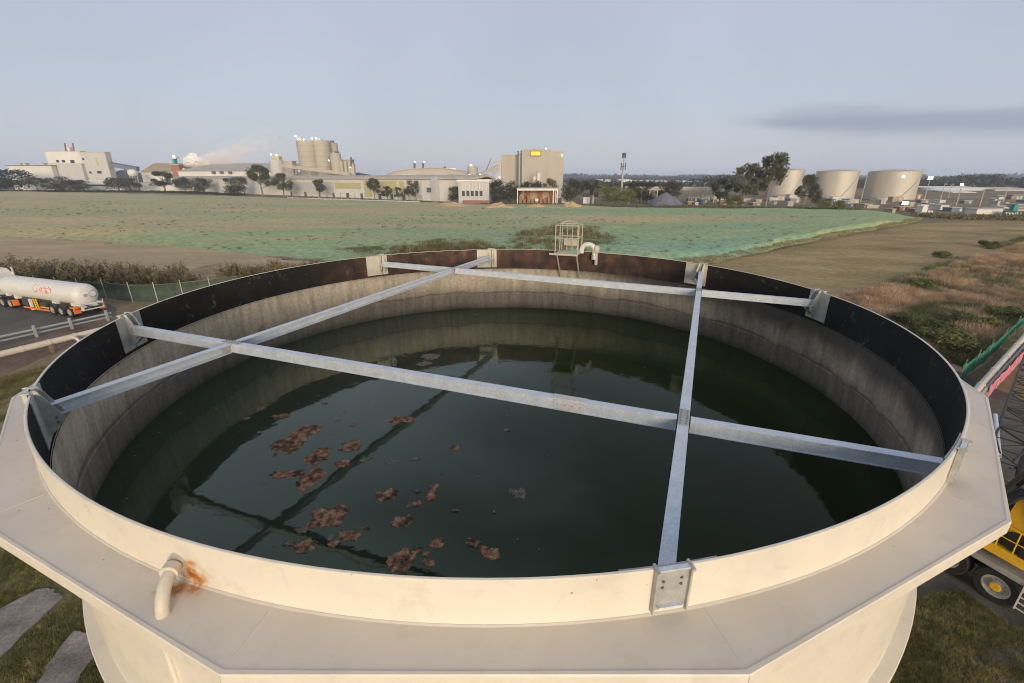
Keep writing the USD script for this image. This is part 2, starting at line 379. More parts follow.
def tank_liner(path):
    """dark bitumen coat, rust showing through on the north side, pale scuffs"""
    nodes = {
        'geo': ('geometry', {}), 'sep': ('separate_xyz', {}),
        'n': ('noise_texture', {'scale': 1.1, 'detail': 6.0, 'roughness': 0.65}), 'st': ('mapping', {'scale': (1, 1, 0.8)}), 'nr': ('noise_texture', {'scale': 3.0, 'detail': 5.0}),
        'r': ('rgb_ramp', {'ramp': [(0.3, (0.012, 0.0115, 0.011)), (0.7, (0.024, 0.022, 0.020))]}),
        'ny': ('map_range', {'range_type': 'smoothstep', 'from_min': 3.5, 'from_max': 7.0, 'to_min': 0.0, 'to_max': 0.85, 'clamp': True}),
        'rc': ('rgb_ramp', {'ramp': [(0.3, (0.040, 0.028, 0.024)), (0.48, (0.070, 0.045, 0.037)), (0.60, (0.11, 0.058, 0.042)), (0.72, (0.18, 0.072, 0.04))]}),
        'mx': ('mix_color', {}),
        'ns': ('noise_texture', {'scale': 3.4, 'detail': 8.0, 'roughness': 0.75, 'distortion': 0.8}), 'sm': ('map_range', {'from_min': 0.58, 'from_max': 0.74, 'to_min': 0.0, 'to_max': 0.55, 'clamp': True}),
        'sc': ('mix_color', {'b': (0.24, 0.22, 0.20)}),
        'p': ('principled_bsdf', {'roughness': 0.72, 'specular_ior_level': 0.12}), 'b': ('bump', {'strength': 0.25, 'distance': 0.02}),
    }
    links = [('geo.position', 'sep.vector'), ('geo.position', 'n.vector'), ('geo.position', 'st.vector'), ('st.vector', 'nr.vector'), ('geo.position', 'ns.vector'),
             ('n.fac', 'r.fac'), ('sep.y', 'ny.value'), ('ny.result', 'mx.fac'), ('nr.fac', 'rc.fac'), ('r.color', 'mx.a'), ('rc.color', 'mx.b'),
             ('ns.fac', 'sm.value'), ('sm.result', 'sc.fac'), ('mx.result', 'sc.a'), ('sc.result', 'p.base_color'), ('nr.fac', 'b.height'), ('b.normal', 'p.normal')]
    return usdkit.material(stage, path, nodes, links, surface='p.BSDF')
_defs['tank_liner'] = tank_liner

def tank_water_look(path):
    """murky water; brighter sky reflection in the west is put in by index and base colour"""
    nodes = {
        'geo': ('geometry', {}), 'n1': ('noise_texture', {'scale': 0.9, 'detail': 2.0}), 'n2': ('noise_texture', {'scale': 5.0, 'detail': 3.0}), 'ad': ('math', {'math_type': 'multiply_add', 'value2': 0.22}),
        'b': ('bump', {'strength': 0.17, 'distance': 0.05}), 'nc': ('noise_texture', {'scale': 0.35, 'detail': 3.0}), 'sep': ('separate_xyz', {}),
        'nw': ('noise_texture', {'scale': 0.30, 'detail': 5.0, 'distortion': 0.5}), 'wx': ('math', {'math_type': 'multiply_add', 'value2': 7.0}), 'film': ('map_range', {'range_type': 'smoothstep', 'from_min': 6.2, 'from_max': 0.4, 'to_min': 0.0, 'to_max': 1.0, 'clamp': True}),  # mask for the reflected sky brightness painted on the west side
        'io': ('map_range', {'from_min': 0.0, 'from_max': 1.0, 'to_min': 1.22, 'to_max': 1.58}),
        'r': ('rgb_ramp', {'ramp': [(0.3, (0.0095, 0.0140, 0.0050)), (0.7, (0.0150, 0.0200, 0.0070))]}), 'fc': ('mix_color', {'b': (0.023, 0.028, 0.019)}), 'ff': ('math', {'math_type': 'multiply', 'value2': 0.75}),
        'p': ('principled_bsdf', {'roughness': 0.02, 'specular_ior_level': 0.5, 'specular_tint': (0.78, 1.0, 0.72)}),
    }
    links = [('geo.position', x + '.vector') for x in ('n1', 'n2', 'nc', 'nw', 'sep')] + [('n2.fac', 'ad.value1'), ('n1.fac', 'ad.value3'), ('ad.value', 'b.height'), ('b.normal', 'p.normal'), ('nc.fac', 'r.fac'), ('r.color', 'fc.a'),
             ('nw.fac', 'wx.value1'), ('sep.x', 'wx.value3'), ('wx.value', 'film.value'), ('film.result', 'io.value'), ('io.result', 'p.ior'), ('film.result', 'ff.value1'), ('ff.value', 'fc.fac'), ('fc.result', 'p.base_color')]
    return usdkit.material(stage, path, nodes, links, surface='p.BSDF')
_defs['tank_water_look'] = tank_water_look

# ------------------------------------------------------------------ the tank
HR, RO, RI, DECK, RD = 9.5, 7.43, 7.40, 9.5 - 0.405, 7.93
def polar(r, a, z):
    return np.array([r * math.cos(a), r * math.sin(a), z])
def on_rim(x, y, r, far=False):
    """where this direction meets the upright cylinder of radius r about the tank's axis"""
    d = _ray(x, y); a = d[0] ** 2 + d[1] ** 2; b = 2 * (d[0] * CAM[0] + d[1] * CAM[1]); c = CAM[0] ** 2 + CAM[1] ** 2 - r * r
    t = (-b + (1 if far else -1) * math.sqrt(b * b - 4 * a * c)) / (2 * a)
    return CAM + d * t
PV = on_rim(181, 570, RO)                    # where the overflow spout leaves the collar
RUST_A = math.atan2(PV[1], PV[0])
RUST = polar(RO + 0.07, RUST_A + 0.009, HR - 0.29)
_defs['tank_paint'] = tank_paint
_defs['tank_deck_paint'] = lambda p: tank_paint(p, tone=(0.575, 0.51, 0.44))
_defs['tank_wall_paint'] = lambda p: tank_paint(p, rust=False)

tank = thing('water_tank', 'large round cream steel water tank with open top, flat rim deck and dark coated lining', 'tank')
m = MB(); m.lathe([(RO + 0.04, 0.0), (RO + 0.04, DECK - 0.12)], 180); m.build('outer_wall', 'tank_wall_paint', tank)
for z in (6.65, 3.6, 0.4):
    m = MB(); m.lathe([(RO + 0.041, z - 0.11), (7.60, z - 0.11), (7.608, z - 0.10), (7.608, z - 0.01), (7.60, z), (RO + 0.041, z + 0.004)], 180); m.build('stiffener_ring', 'tank_wall_paint', tank)
RIB = on_rim(174, 668, RO + 0.04)
for k in range(6):
    a = math.atan2(RIB[1], RIB[0]) + (0, 1.35, 2.3, 3.3, 4.3, 5.3)[k]
    m = MB(); m.tube([polar(RO + 0.047, a, 0.42), polar(RO + 0.047, a, 3.48)], 0.03, 8); m.tube([polar(RO + 0.047, a, 3.62), polar(RO + 0.047, a, 6.53)], 0.03, 8); m.tube([polar(RO + 0.047, a, 6.67), polar(RO + 0.047, a, DECK - 0.14)], 0.03, 8)
    m.build('wall_rib', 'tank_wall_paint', tank)
m = MB(); m.lathe([(RO, DECK + 0.008), (RO, HR - 0.012), (RO - 0.004, HR - 0.003), (RO - 0.012, HR), (RI + 0.008, HR), (RI, HR - 0.008)], 240); m.build('collar', 'tank_paint', tank)
m = MB(); m.lathe([(RI - 0.001, HR - 0.008), (RI - 0.001, HR - 0.74)], 240); m.lathe([(RI - 0.001, HR - 0.74), (RI - 0.02, HR - 0.745)], 240); m.build('coated_liner', 'tank_liner', tank)
m = MB(); m.lathe([(RI - 0.012, HR - 0.72), (RI + 0.02, HR - 1.67), (RI + 0.005, HR - 1.69), (RI + 0.06, HR - 2.6)], 240); m.build('inner_wall', 'tank_inside', tank)
VA = [math.radians(-150 + 24 * k) for k in range(15)]
for k in range(15):
    a0, a1 = VA[k], VA[(k + 1) % 15] if k < 14 else VA[0] + 2 * PI
    p0, p1 = polar(RD, a0, 0)[:2], polar(RD, a1, 0)[:2]
    t = np.linspace(0, 1, 17); e = 0.0
    inner = np.stack([(RO + 0.002) * np.cos(a0 + e + (a1 - a0 - 2 * e) * t), (RO + 0.002) * np.sin(a0 + e + (a1 - a0 - 2 * e) * t)], 1)
    ee = 0.0
    outer = p0 + np.outer(ee + (1 - 2 * ee) * t, p1 - p0)
    tt = (inner + outer)[:, None] * 0
    # four rows across: collar foot, flat, fold, lip
    rows = [np.c_[inner + (outer - inner) * q, np.full(17, DECK + dz)] for q, dz in ((0, 0.010), (0.04, 0.0), (0.80, -0.003), (0.93, -0.0035), (0.945, -0.0005), (1.0, -0.003))]
    v = np.vstack(rows); i = np.arange(len(v)).reshape(len(rows), 17)
    f = np.stack([i[:-1, :-1], i[1:, :-1], i[1:, 1:], i[:-1, 1:]], -1).reshape(-1, 4)
    m = MB(); m.add(v, f); m.build('deck_plate', 'tank_deck_paint', tank, 20)
    m = MB(); pa, pb = np.r_[p0 + ee * (p1 - p0), 0], np.r_[p1 - ee * (p1 - p0), 0]
    out = unit((pa + pb) * [1, 1, 0]); z = np.array([0, 0, 1.0])
    v = [pa + z * (DECK - 0.003), pb + z * (DECK - 0.003), pa + out * 0.006 + z * (DECK - 0.012), pb + out * 0.006 + z * (DECK - 0.012), pa + out * 0.006 + z * (DECK - 0.13), pb + out * 0.006 + z * (DECK - 0.13), pa - out * 0.03 + z * (DECK - 0.14), pb - out * 0.03 + z * (DECK - 0.14),
         pa * 0.975 + z * (DECK - 0.14), pb * 0.975 + z * (DECK - 0.14)]
    m.add(v, [[0, 2, 3, 1], [2, 4, 5, 3], [4, 6, 7, 5], [6, 8, 9, 7]]); m.build('fascia_plate', 'tank_wall_paint', tank, 20)
    m = MB(); m.tube([polar(RO + 0.03, a0, DECK + 0.001), polar(RD - 0.07, a0, DECK - 0.005)], 0.0035, 6); m.build('weld_seam', 'tank_deck_paint', tank)
# overflow spout: flange on the collar, elbow turned down over the deck
ra = np.array([math.cos(RUST_A), math.sin(RUST_A), 0]); ta = np.array([-ra[1], ra[0], 0]); zc = np.array([0, 0, 1.0])
P0 = polar(RO, RUST_A, HR - 0.22); end = at(159, 612, DECK + 0.05)
side = end - P0; side[2] = 0; sd = unit(side)
L_ = np.linalg.norm(side)
pts = [P0, P0 + sd * L_ * 0.30 + zc * 0.01] + [P0 + sd * (L_ * 0.30 + (L_ * 0.62) * math.sin(q)) - zc * 0.22 * (1 - math.cos(q)) for q in np.linspace(0.15, PI / 2, 9)]
pts.append(pts[-1] - zc * 0.10 + sd * 0.004)
sp = MB(); sp.tube(pts, 0.045, 16); spout = sp.build('overflow_spout', 'cream_pipe', tank)
sp = MB(); sp.cyl(pts[-1] + zc * 0.055, pts[-1] - zc * 0.012, 0.064, 0.064, 18); sp.build('pipe_socket', 'cream_pipe', spout)
sp = MB(); sp.cyl(P0 - sd * 0.01, P0 + sd * 0.05, 0.072, 0.066, 18); sp.cyl(pts[1] - sd * 0.03, pts[1] + sd * 0.035, 0.062, 0.062, 18); sp.build('pipe_collar', 'cream_pipe', spout)
# black hook on the inner wall
hk = on_rim(263, 329, RI - 0.04, True)
m = MB(); m.tube([hk + [0, 0, 0.06], hk + np.array([0.01, -0.10, 0.03]), hk + np.array([0.0, -0.12, -0.05]), hk + np.array([0, -0.05, -0.12])], 0.025, 8); m.tube([hk + np.array([0, -0.05, -0.12]), hk + np.array([0.06, -0.05, -0.34])], 0.018, 6); m.build('rope_hook', 'bolt_steel', tank)

# water surface
WZ = HR - 2.25
def wsheet(u, v):
    r = (RI + 0.035) * u; a = 2 * PI * v
    return np.stack([r * np.cos(a), r * np.sin(a), np.full_like(r, WZ)], 1)
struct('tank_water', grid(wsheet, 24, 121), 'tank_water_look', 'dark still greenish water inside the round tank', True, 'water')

# ------------------------------------------------------------------ cross beams
BA = {'a': (-141.4, 94.6), 'b': (-170.2, -51.6), 'c': (125.8, 5.6), 'd': (35.3, -80.2)}
ZT = HR - 0.21
def end_pt(deg, r=RI - 0.03):
    return polar(r, math.radians(deg), ZT)
line = {k: (end_pt(v[0]), end_pt(v[1])) for k, v in BA.items()}
def cross(a, b):
    p, q = line[a]; r, s = line[b]
    A = np.array([(q - p)[:2], -(s - r)[:2]]).T
    t = np.linalg.solve(A, (r - p)[:2])
    return t[0], p + (q - p) * t[0]
CUT = {'a': ['b'], 'b': ['d'], 'c': ['a', 'd'], 'd': []}
BL = {'a': 'galvanised beam from the left rim bracket nearest the camera to the middle far bracket, crossing the tank diagonally',
      'b': 'longest near galvanised beam running from the left rim bracket to the right rim bracket',
      'c': 'farthest galvanised beam, low along the far side of the tank',
      'd': 'galvanised beam running from the far bracket straight towards the bolted outer bracket at the front'}
def channel(p0, p1, webside):
    m = MB(); d, s, u = basis(p1 - p0)
    m.bar(p0, p1, 0.125, 0.012, off=(0, -0.006))
    m.bar(p0, p1, 0.010, 0.138, off=(webside, -0.081))
    m.bar(p0, p1, 0.125, 0.012, off=(0, -0.156))
    return m
NO_GUSSET = (-51.6, -80.2)
def bracket(beam, deg, outer_w=0.245):
    a = math.radians(deg); r = np.array([math.cos(a), math.sin(a), 0]); t = np.array([-r[1], r[0], 0]); z = np.array([0, 0, 1.0])
    R = np.stack([t, r, z], 1)
    c = r * 1.0
    pm_ = 'pale_bracket' if math.sin(a) > 0.25 else 'galvanised_dull'
    for s in (-1, 1):
        m = MB()                                     # a plate each side, bent to the wall
        for q in range(3):
            wd = (0.030 if s > 0 else 0.052) if deg < 20 and deg > 0 else (0.072 if s > 0 else 0.024) if deg > 0 else 0.048
            a0 = a + s * (0.0015 + wd * q / 3); a1 = a + s * (0.0015 + wd * (q + 1) / 3)
            for rr0, rr1 in ((RI - 0.016, RI - 0.004),):
                lo, hi = HR - 0.66, HR - 0.012
                v = [polar(rr, aa, zz) for aa in (a0, a1) for rr in (rr0, rr1) for zz in (lo, hi)]
                m.add(v, [[0, 1, 3, 2], [4, 6, 7, 5], [0, 4, 5, 1], [2, 3, 7, 6], [1, 5, 7, 3], [0, 2, 6, 4]])
        m.build('wall_plate', pm_, beam)
        if deg in NO_GUSSET: continue
        # triangular gusset beside the beam, hooked over the rim
        g = np.array([[-0.012, 0.025], [-0.012, -0.58], [-0.05, -0.58], [-0.21, -0.42], [-0.21, -0.37], [-0.05, 0.025]])
        m = MB(); G = np.stack([r, z, t], 1)
        m.prism(g, -0.006, 0.006, G, r * RI + t * s * 0.085 + z * HR); gu = m.build('gusset', pm_, beam)
        m = MB(); m.bar(r * (RI - 0.045) + t * s * 0.085 + z * (HR + 0.030), r * (RO + 0.03) + t * s * 0.085 + z * (HR + 0.030), 0.022, 0.012); m.build('hook_plate', pm_, gu)
        m = MB()
        for q in (-0.36, -0.43): m.cyl(r * (RI - 0.14) + t * s * 0.085 + z * (HR + q), r * (RI - 0.14) + t * s * 0.115 + z * (HR + q), 0.014, n=6)
        m.build('bolt', 'bolt_steel', gu)
    # outer plate with folded edges and four bolts
    m = MB(); o = r * (RO + 0.018) + z * (HR - 0.165)
    m.box(o, (outer_w, 0.012, 0.36), R); op = m.build('outer_plate', 'galvanised_dull', beam)
    for s in (-1, 1):
        m = MB(); m.box(o + t * s * (outer_w / 2 + 0.002) + r * 0.008, (0.014, 0.045, 0.39), R); m.cyl(o + t * s * (outer_w / 2 + 0.002) + z * 0.19 - r * 0.04, o + t * s * (outer_w / 2 + 0.002) + z * 0.19 + r * 0.05, 0.012, n=10); m.build('plate_edge', 'galvanised_dull', op)
    m = MB(); m.box(o + r * 0.020 - z * 0.135, (outer_w - 0.06, 0.035, 0.014), R); m.build('toe_bar', 'galvanised', op)
    m = MB(); m.box(o + r * 0.004 + z * 0.182, (outer_w, 0.036, 0.012), R); m.build('top_fold', 'galvanised', op)
    for sx in (-1, 1):
        for zz in (0.03, 0.085):
            m = MB(); b0 = o + t * sx * (outer_w / 2 - 0.055) + z * (zz + sx * 0.008)
            m.cyl(b0, b0 + r * 0.014, 0.010, n=6); m.cyl(b0, b0 + r * 0.006, 0.014, n=12); m.build('bolt', 'bolt_steel', op)
for k, (p, q) in line.items():
    b = thing('cross_beam', BL[k], 'beam', group=None)
    cuts = sorted(cross(k, o)[0] for o in CUT[k]); Ln = np.linalg.norm(q - p); g = 0.068 / Ln
    ends = [0.0] + [e for c in cuts for e in (c - g * 1.15, c + g * 1.15)] + [1.0]
    flip = {'a': -0.05, 'b': 0.044, 'c': 0.044, 'd': 0.03}[k]
    for i in range(0, len(ends), 2):
        channel(p + (q - p) * ends[i], p + (q - p) * ends[i + 1], flip).build('beam_length', 'galvanised', b)
    d, s, u = basis(q - p)
    # cover plates and bolts where this beam runs over another
    for o, cc in CUT.items():
        if k in cc:
            t_, x = cross(k, o)
            m = MB(); m.bar(x - d * 0.20, x + d * 0.20, 0.118, 0.008, off=(0, 0.0045)); sp = m.build('splice_plate', 'galvanised_dull', b)
            for e in np.linspace(-0.17, 0.17, 6):
                for w in (-0.035, 0.035):
                    m = MB(); m.cyl(x + d * e + s * w + u * 0.008, x + d * e + s * w + u * 0.018, 0.010, n=6); m.build('bolt', 'bolt_steel', sp)
            m = MB(); d2 = basis(line[o][1] - line[o][0])[0]
            for sg in (-1, 1): m.bar(x + d2 * sg * 0.07 - u * 0.08, x + d2 * sg * 0.20 - u * 0.08, 0.010, 0.10)
            m.build('cleat', 'galvanised_dull', b)
    if k == 'b':
        x = p + (q - p) * float(np.dot(at(566, 405, ZT) - p, q - p) / np.dot(q - p, q - p))
        m = MB(); m.bar(x - d * 0.22, x + d * 0.22, 0.120, 0.008, off=(0, 0.0045)); m.bar(x - d * 0.2, x + d * 0.2, 0.008, 0.11, off=(0.0545, -0.081)); sp = m.build('splice_plate', 'stained_splice', b, label='red stained splice plate')
        for e in np.linspace(-0.15, 0.15, 4):
            m = MB(); m.cyl(x + d * e - u * 0.08 + s * 0.057, x + d * e - u * 0.08 + s * 0.066, 0.008, n=6); m.build('bolt', 'bolt_steel', sp)
    for deg in BA[k]:
        bracket(b, deg)
# ------------------------------------------------------------------ ground, field, tracks
pm('ground_look', [(0.3, (0.14, 0.105, 0.058)), (0.5, (0.21, 0.16, 0.09)), (0.7, (0.28, 0.215, 0.13))], 0.05, detail=8, fine=0.22, fscale=1.3, rough=(0.85, 0.95), spec=0.15)
pm('bare_earth', [(0.3, (0.33, 0.235, 0.135)), (0.7, (0.48, 0.36, 0.225))], 0.10, detail=8, fine=0.2, fscale=1.5, stretch=(0.5, 1.6, 1), rough=(0.85, 0.95), spec=0.15)
pm('orange_earth', [(0.3, (0.27, 0.18, 0.10)), (0.7, (0.42, 0.30, 0.19))], 0.4, detail=8, fine=0.2, rough=(0.85, 0.95), spec=0.15, bump=0.5, bdist=0.1)
pm('red_earth', [(0.3, (0.12, 0.075, 0.055)), (0.7, (0.22, 0.15, 0.115))], 0.5, detail=8, fine=0.25, rough=(0.85, 0.95), spec=0.15, bump=0.5, bdist=0.1)
pm('track_look', [(0.3, (0.20, 0.143, 0.065)), (0.52, (0.31, 0.225, 0.105)), (0.72, (0.43, 0.32, 0.165))], 0.10, detail=9, stretch=(0.6, 1.15, 1), fine=0.26, fscale=1.6, rough=(0.85, 0.95), spec=0.15, bump=0.6, bdist=0.15)
pm('asphalt', [(0.3, (0.075, 0.066, 0.058)), (0.7, (0.13, 0.115, 0.102))], 0.25, detail=8, fine=0.2, fscale=5, stretch=(1.6, 0.5, 1), rough=(0.75, 0.9), spec=0.3)
pm('lawn_look', [(0.3, (0.075, 0.075, 0.026)), (0.5, (0.145, 0.13, 0.050)), (0.72, (0.26, 0.20, 0.10))], 0.6, detail=8, fine=0.35, fscale=14, rough=(0.85, 0.95), spec=0.15, bump=0.6, bdist=0.05)
pm('scrub_look', [(0.3, (0.22, 0.15, 0.085)), (0.6, (0.38, 0.26, 0.165)), (0.8, (0.46, 0.33, 0.22))], 0.15, detail=8, fine=0.35, fscale=3, rough=(0.85, 0.95), spec=0.15, bump=0.6, bdist=0.15)
pm('gravel', [(0.3, (0.07, 0.063, 0.052)), (0.7, (0.15, 0.132, 0.11))], 0.8, detail=8, fine=0.4, fscale=22, rough=(0.85, 0.95), spec=0.2, bump=0.5, bdist=0.03)
pm('old_concrete', [(0.32, (0.13, 0.115, 0.095)), (0.5, (0.23, 0.20, 0.178)), (0.7, (0.32, 0.28, 0.25))], 1.0, detail=9, fine=0.25, fscale=16, rough=(0.8, 0.95), spec=0.2, bump=0.6, bdist=0.03)
pm('hill_look', [(0.3, (0.028, 0.034, 0.024)), (0.7, (0.05, 0.055, 0.035))], 0.02, fine=0.3, rough=(0.9, 1.0), spec=0.1)

def field_look(path):
    """sprayed grass seed: teal green in the east and in streaks, olive and tan in the west"""
    nodes = {
        'geo': ('geometry', {}), 'sep': ('separate_xyz', {}),
        'sx': ('mapping', {'scale': (0.010, 0.045, 0.02), 'rotation': (0, 0, 0.10)}), 'ns': ('noise_texture', {'scale': 1.0, 'detail': 7.0, 'roughness': 0.62, 'distortion': 0.4}),
        'gx': ('map_range', {'from_min': -40.0, 'from_max': 40.0, 'to_min': -0.02, 'to_max': 0.12, 'clamp': True}),
        'gy': ('map_range', {'from_min': 60.0, 'from_max': 110.0, 'to_min': 0.08, 'to_max': -0.10, 'clamp': True}),
        'a1': ('math', {'math_type': 'add'}), 'a2': ('math', {'math_type': 'add'}),
        'r': ('rgb_ramp', {'ramp': [(0.26, (0.50, 0.385, 0.225)), (0.39, (0.41, 0.365, 0.20)), (0.50, (0.325, 0.365, 0.185)), (0.61, (0.28, 0.365, 0.20)), (0.74, (0.25, 0.375, 0.255)), (0.85, (0.21, 0.46, 0.41))]}),
        'nf': ('noise_texture', {'scale': 0.9, 'detail': 6.0, 'roughness': 0.7}), 'fr': ('map_range', {'from_min': 0.3, 'from_max': 0.7, 'to_min': 0.62, 'to_max': 1.30, 'clamp': True}), 'mul': ('vector_math', {'math_type': 'scale'}),
        'p': ('principled_bsdf', {'roughness': 0.9, 'specular_ior_level': 0.15}), 'b': ('bump', {'strength': 0.5, 'distance': 0.12}),
    }
    links = [('geo.position', 'sep.vector'), ('geo.position', 'sx.vector'), ('sx.vector', 'ns.vector'), ('geo.position', 'nf.vector'), ('sep.x', 'gx.value'), ('sep.y', 'gy.value'),
             ('ns.fac', 'a1.value1'), ('gx.result', 'a1.value2'), ('a1.value', 'a2.value1'), ('gy.result', 'a2.value2'), ('a2.value', 'r.fac'), ('r.color', 'mul.vector1'), ('nf.fac', 'fr.value'), ('fr.result', 'mul.scale'),
             ('mul.vector', 'p.base_color'), ('nf.fac', 'b.height'), ('b.normal', 'p.normal')]
    return usdkit.material(stage, path, nodes, links, surface='p.BSDF')
_defs['field_look'] = field_look

def gsheet(u, v):
    r = 9000 * u ** 3.2; a = 2 * PI * v
    return np.stack([r * np.cos(a), r * np.sin(a), np.zeros_like(r)], 1)
struct('ground', grid(gsheet, 60, 129), 'ground_look', 'dry brown and olive earth reaching the horizon', True)

def interp(pts):
    pts = np.asarray(pts, float)
    return lambda x: np.interp(x, pts[:, 0], pts[:, 1])
def atv(x, y, z):
    x, y, z = np.broadcast_arrays(np.asarray(x, float), y, z)
    return np.array([at(a, b, c) for a, b, c in zip(x.ravel(), y.ravel(), z.ravel())])
def strip(name, x0, x1, top, bot, mat, label, nu=80, nv=14, z=0.004, wob=0.0, seed=1, pv=1.0):
    ft, fb = interp(top), interp(bot)
    def fn(u, v):
        x = x0 + (x1 - x0) * u
        A, B = atv(x, fb(x), z), atv(x, ft(x), z)
        p = A + (B - A) * v[:, None]
        if wob:
            k = np.where((v < 0.001) | (v > 0.999), 1.0, 0.0)
            p[:, :2] += wob * ((meshkit.fbm(np.c_[p[:, :2] * 0.15, np.full(len(p), seed)], 4, seed) - 0.5)[:, None]) * k[:, None] * np.array([1.0, 1.5])
        return p
    return struct(name, grid(fn, nu, nv, 1.0, pv), mat, label, True)

# the seeded field: a low flat-topped fill with a bank along its near and east side
f_near = interp([(-420, 242), (0, 238), (100, 242), (200, 251), (300, 261), (420, 266), (560, 268), (650, 268), (715, 263), (800, 243), (920, 221.5)])
f_far = interp([(-420, 191.2), (0, 191.2), (120, 193), (250, 196.5), (350, 200), (430, 202.5), (480, 204), (560, 205), (640, 207), (760, 208.5), (860, 209.5), (922, 213.5)])
def field_fn(u, v):
    x = -420 + 1342 * u
    A, B = atv(x, f_near(x), 0.0), atv(x, f_far(x), 1.3)
    A[:, 0] += (meshkit.fbm(np.c_[x * 0.05, x * 0, x * 0], 4, 3) - 0.5) * 2.5; A[:, 1] += (meshkit.fbm(np.c_[x * 0.07, x * 0 + 9, x * 0], 4, 4) - 0.5) * 3.0
    p = A + (B - A) * (v ** 2.4)[:, None]
    d = np.linalg.norm((p - A)[:, :2], axis=1)
    w = np.interp(x, [-420, 250, 650, 760, 922], [30, 22, 9, 7, 7])
    s = np.clip(d / w, 0, 1) * np.clip((922 - x) / 45, 0, 1); s = s * s * (3 - 2 * s)
    n = meshkit.fbm(np.c_[p[:, :2] * [0.05, 0.09], np.zeros(len(p))], 5, 7) - 0.5
    n2 = meshkit.fbm(np.c_[p[:, :2] * 0.45, np.zeros(len(p))], 4, 8) - 0.5
    p[:, 2] = -0.04 + 1.3 * s + n * 0.9 * s + n2 * 0.22 * np.clip(s * 3, 0, 1) * np.clip(40 / (20 + d), 0, 1)
    return p
struct('green_field', grid(field_fn, 260, 110), 'field_look', 'wide flat field sprayed with green grass seed', True)
strip('bare_earth_strip', -420, 330, [(-420, 241), (0, 237), (100, 241), (200, 250), (330, 262)], [(-420, 280), (0, 262), (100, 268), (200, 276), (330, 286)], 'bare_earth', 'strip of bare tan earth along the near edge of the green field', wob=4)
strip('dirt_track', 640, 1230, [(640, 268), (715, 264), (800, 245.5), (920, 223), (1000, 220.5), (1230, 229)], [(640, 310), (760, 314), (830, 297), (900, 279), (960, 261), (1024, 241), (1230, 233)], 'track_look', 'broad olive brown dirt track beside the field bank', wob=3, z=0.008)
strip('scrub_ground', 770, 1300, [(770, 311), (830, 296), (900, 278), (960, 260), (1024, 240), (1300, 232)], [(770, 345), (880, 372), (945, 392), (968, 380), (1024, 322), (1300, 250)], 'scrub_look', 'ground under the dry brown scrub', wob=2, z=0.004)
strip('asphalt_yard', -260, 116, [(-260, 262), (0, 286), (60, 296), (106, 304), (116, 309)], [(-260, 400), (0, 349), (60, 331), (106, 318.5), (116, 316)], 'asphalt', 'grey asphalt yard under the tanker', z=0.008, wob=0.6)
strip('red_earth_strip', -260, 112, [(-260, 402), (0, 350), (60, 332), (112, 318)], [(-260, 440), (0, 378), (60, 352), (112, 330)], 'red_earth', 'strip of reddish bare earth beside the cream pipeline', z=0.004, wob=1.5)
strip('orange_earth_patch', 176, 262, [(176, 277), (200, 266), (230, 262), (262, 268)], [(176, 292), (200, 290), (230, 284), (262, 277)], 'orange_earth', 'patch of bright orange earth beside the hedge', z=0.012, nu=20, nv=8, wob=1)
def lawn_fn(u, v):
    a = 2 * PI * v; rr = 12.8 + 2.5 * np.cos(a - 2.9) + (meshkit.fbm(np.c_[np.cos(a) * 3, np.sin(a) * 3, a * 0], 4, 5) - 0.5) * 3
    rr = np.where(np.cos(a) < -0.2, rr + 8, rr)
    r = 7.0 + (rr - 7.0) * u
    p = np.stack([r * np.cos(a), r * np.sin(a), np.full_like(r, 0.010)], 1)
    p[:, 2] += np.where(u < 0.95, meshkit.fbm(np.c_[p[:, :2] * 0.5, a * 0], 3, 2) * 0.06, 0)
    return p
struct('lawn', grid(lawn_fn, 40, 200), 'lawn_look', 'rough patchy grass around the foot of the tank', True, 'grass')
def gravel_fn(u, v):
    return np.stack([11.5 + 18 * u + 2.0 * (meshkit.fbm(np.c_[v * 12, u * 0, u * 0], 4, 6) - 0.5) * (u < 0.01), -14 + 44 * v, np.full_like(u, 0.006)], 1)
struct('gravel_yard', grid(gravel_fn, 20, 60), 'gravel', 'dark gravel yard under the crane', True)
# two broken concrete strips in the grass
SLABS = []
def slab(name, px, label, seed):
    c = np.array([at(x, y, 0.05)[:2] for x, y in px])
    k = np.vstack([c[i] + (c[(i + 1) % 4] - c[i]) * t for i in range(4) for t in np.linspace(0, 1, 16, endpoint=False)[:, None]])
    k += (meshkit.fbm(np.c_[k * 2.2, np.zeros(len(k))], 4, seed)[:, None] - 0.5) * 0.28
    import shapely
    m = MB(); tv, tf = trimesh.creation.triangulate_polygon(shapely.Polygon(k).buffer(0), engine='earcut')
    mm = trimesh.creation.extrude_triangulation(tv, tf, 0.09); m.tm(mm)
    SLABS.append(shapely.Polygon(k).buffer(0.05)); s = m.build(name, 'old_concrete', None, 20); tag(s, label, 'concrete slab', None, 'structure')
slab('concrete_strip', [(-62, 716), (66.5, 596.5), (40, 589), (-110, 668)], 'broken grey concrete strip in the grass, farther from the tank', 3)
slab('concrete_strip', [(-8, 740), (78, 684), (106, 640), (74, 632)], 'broken grey concrete strip in the grass, right beside the tank wall', 4)
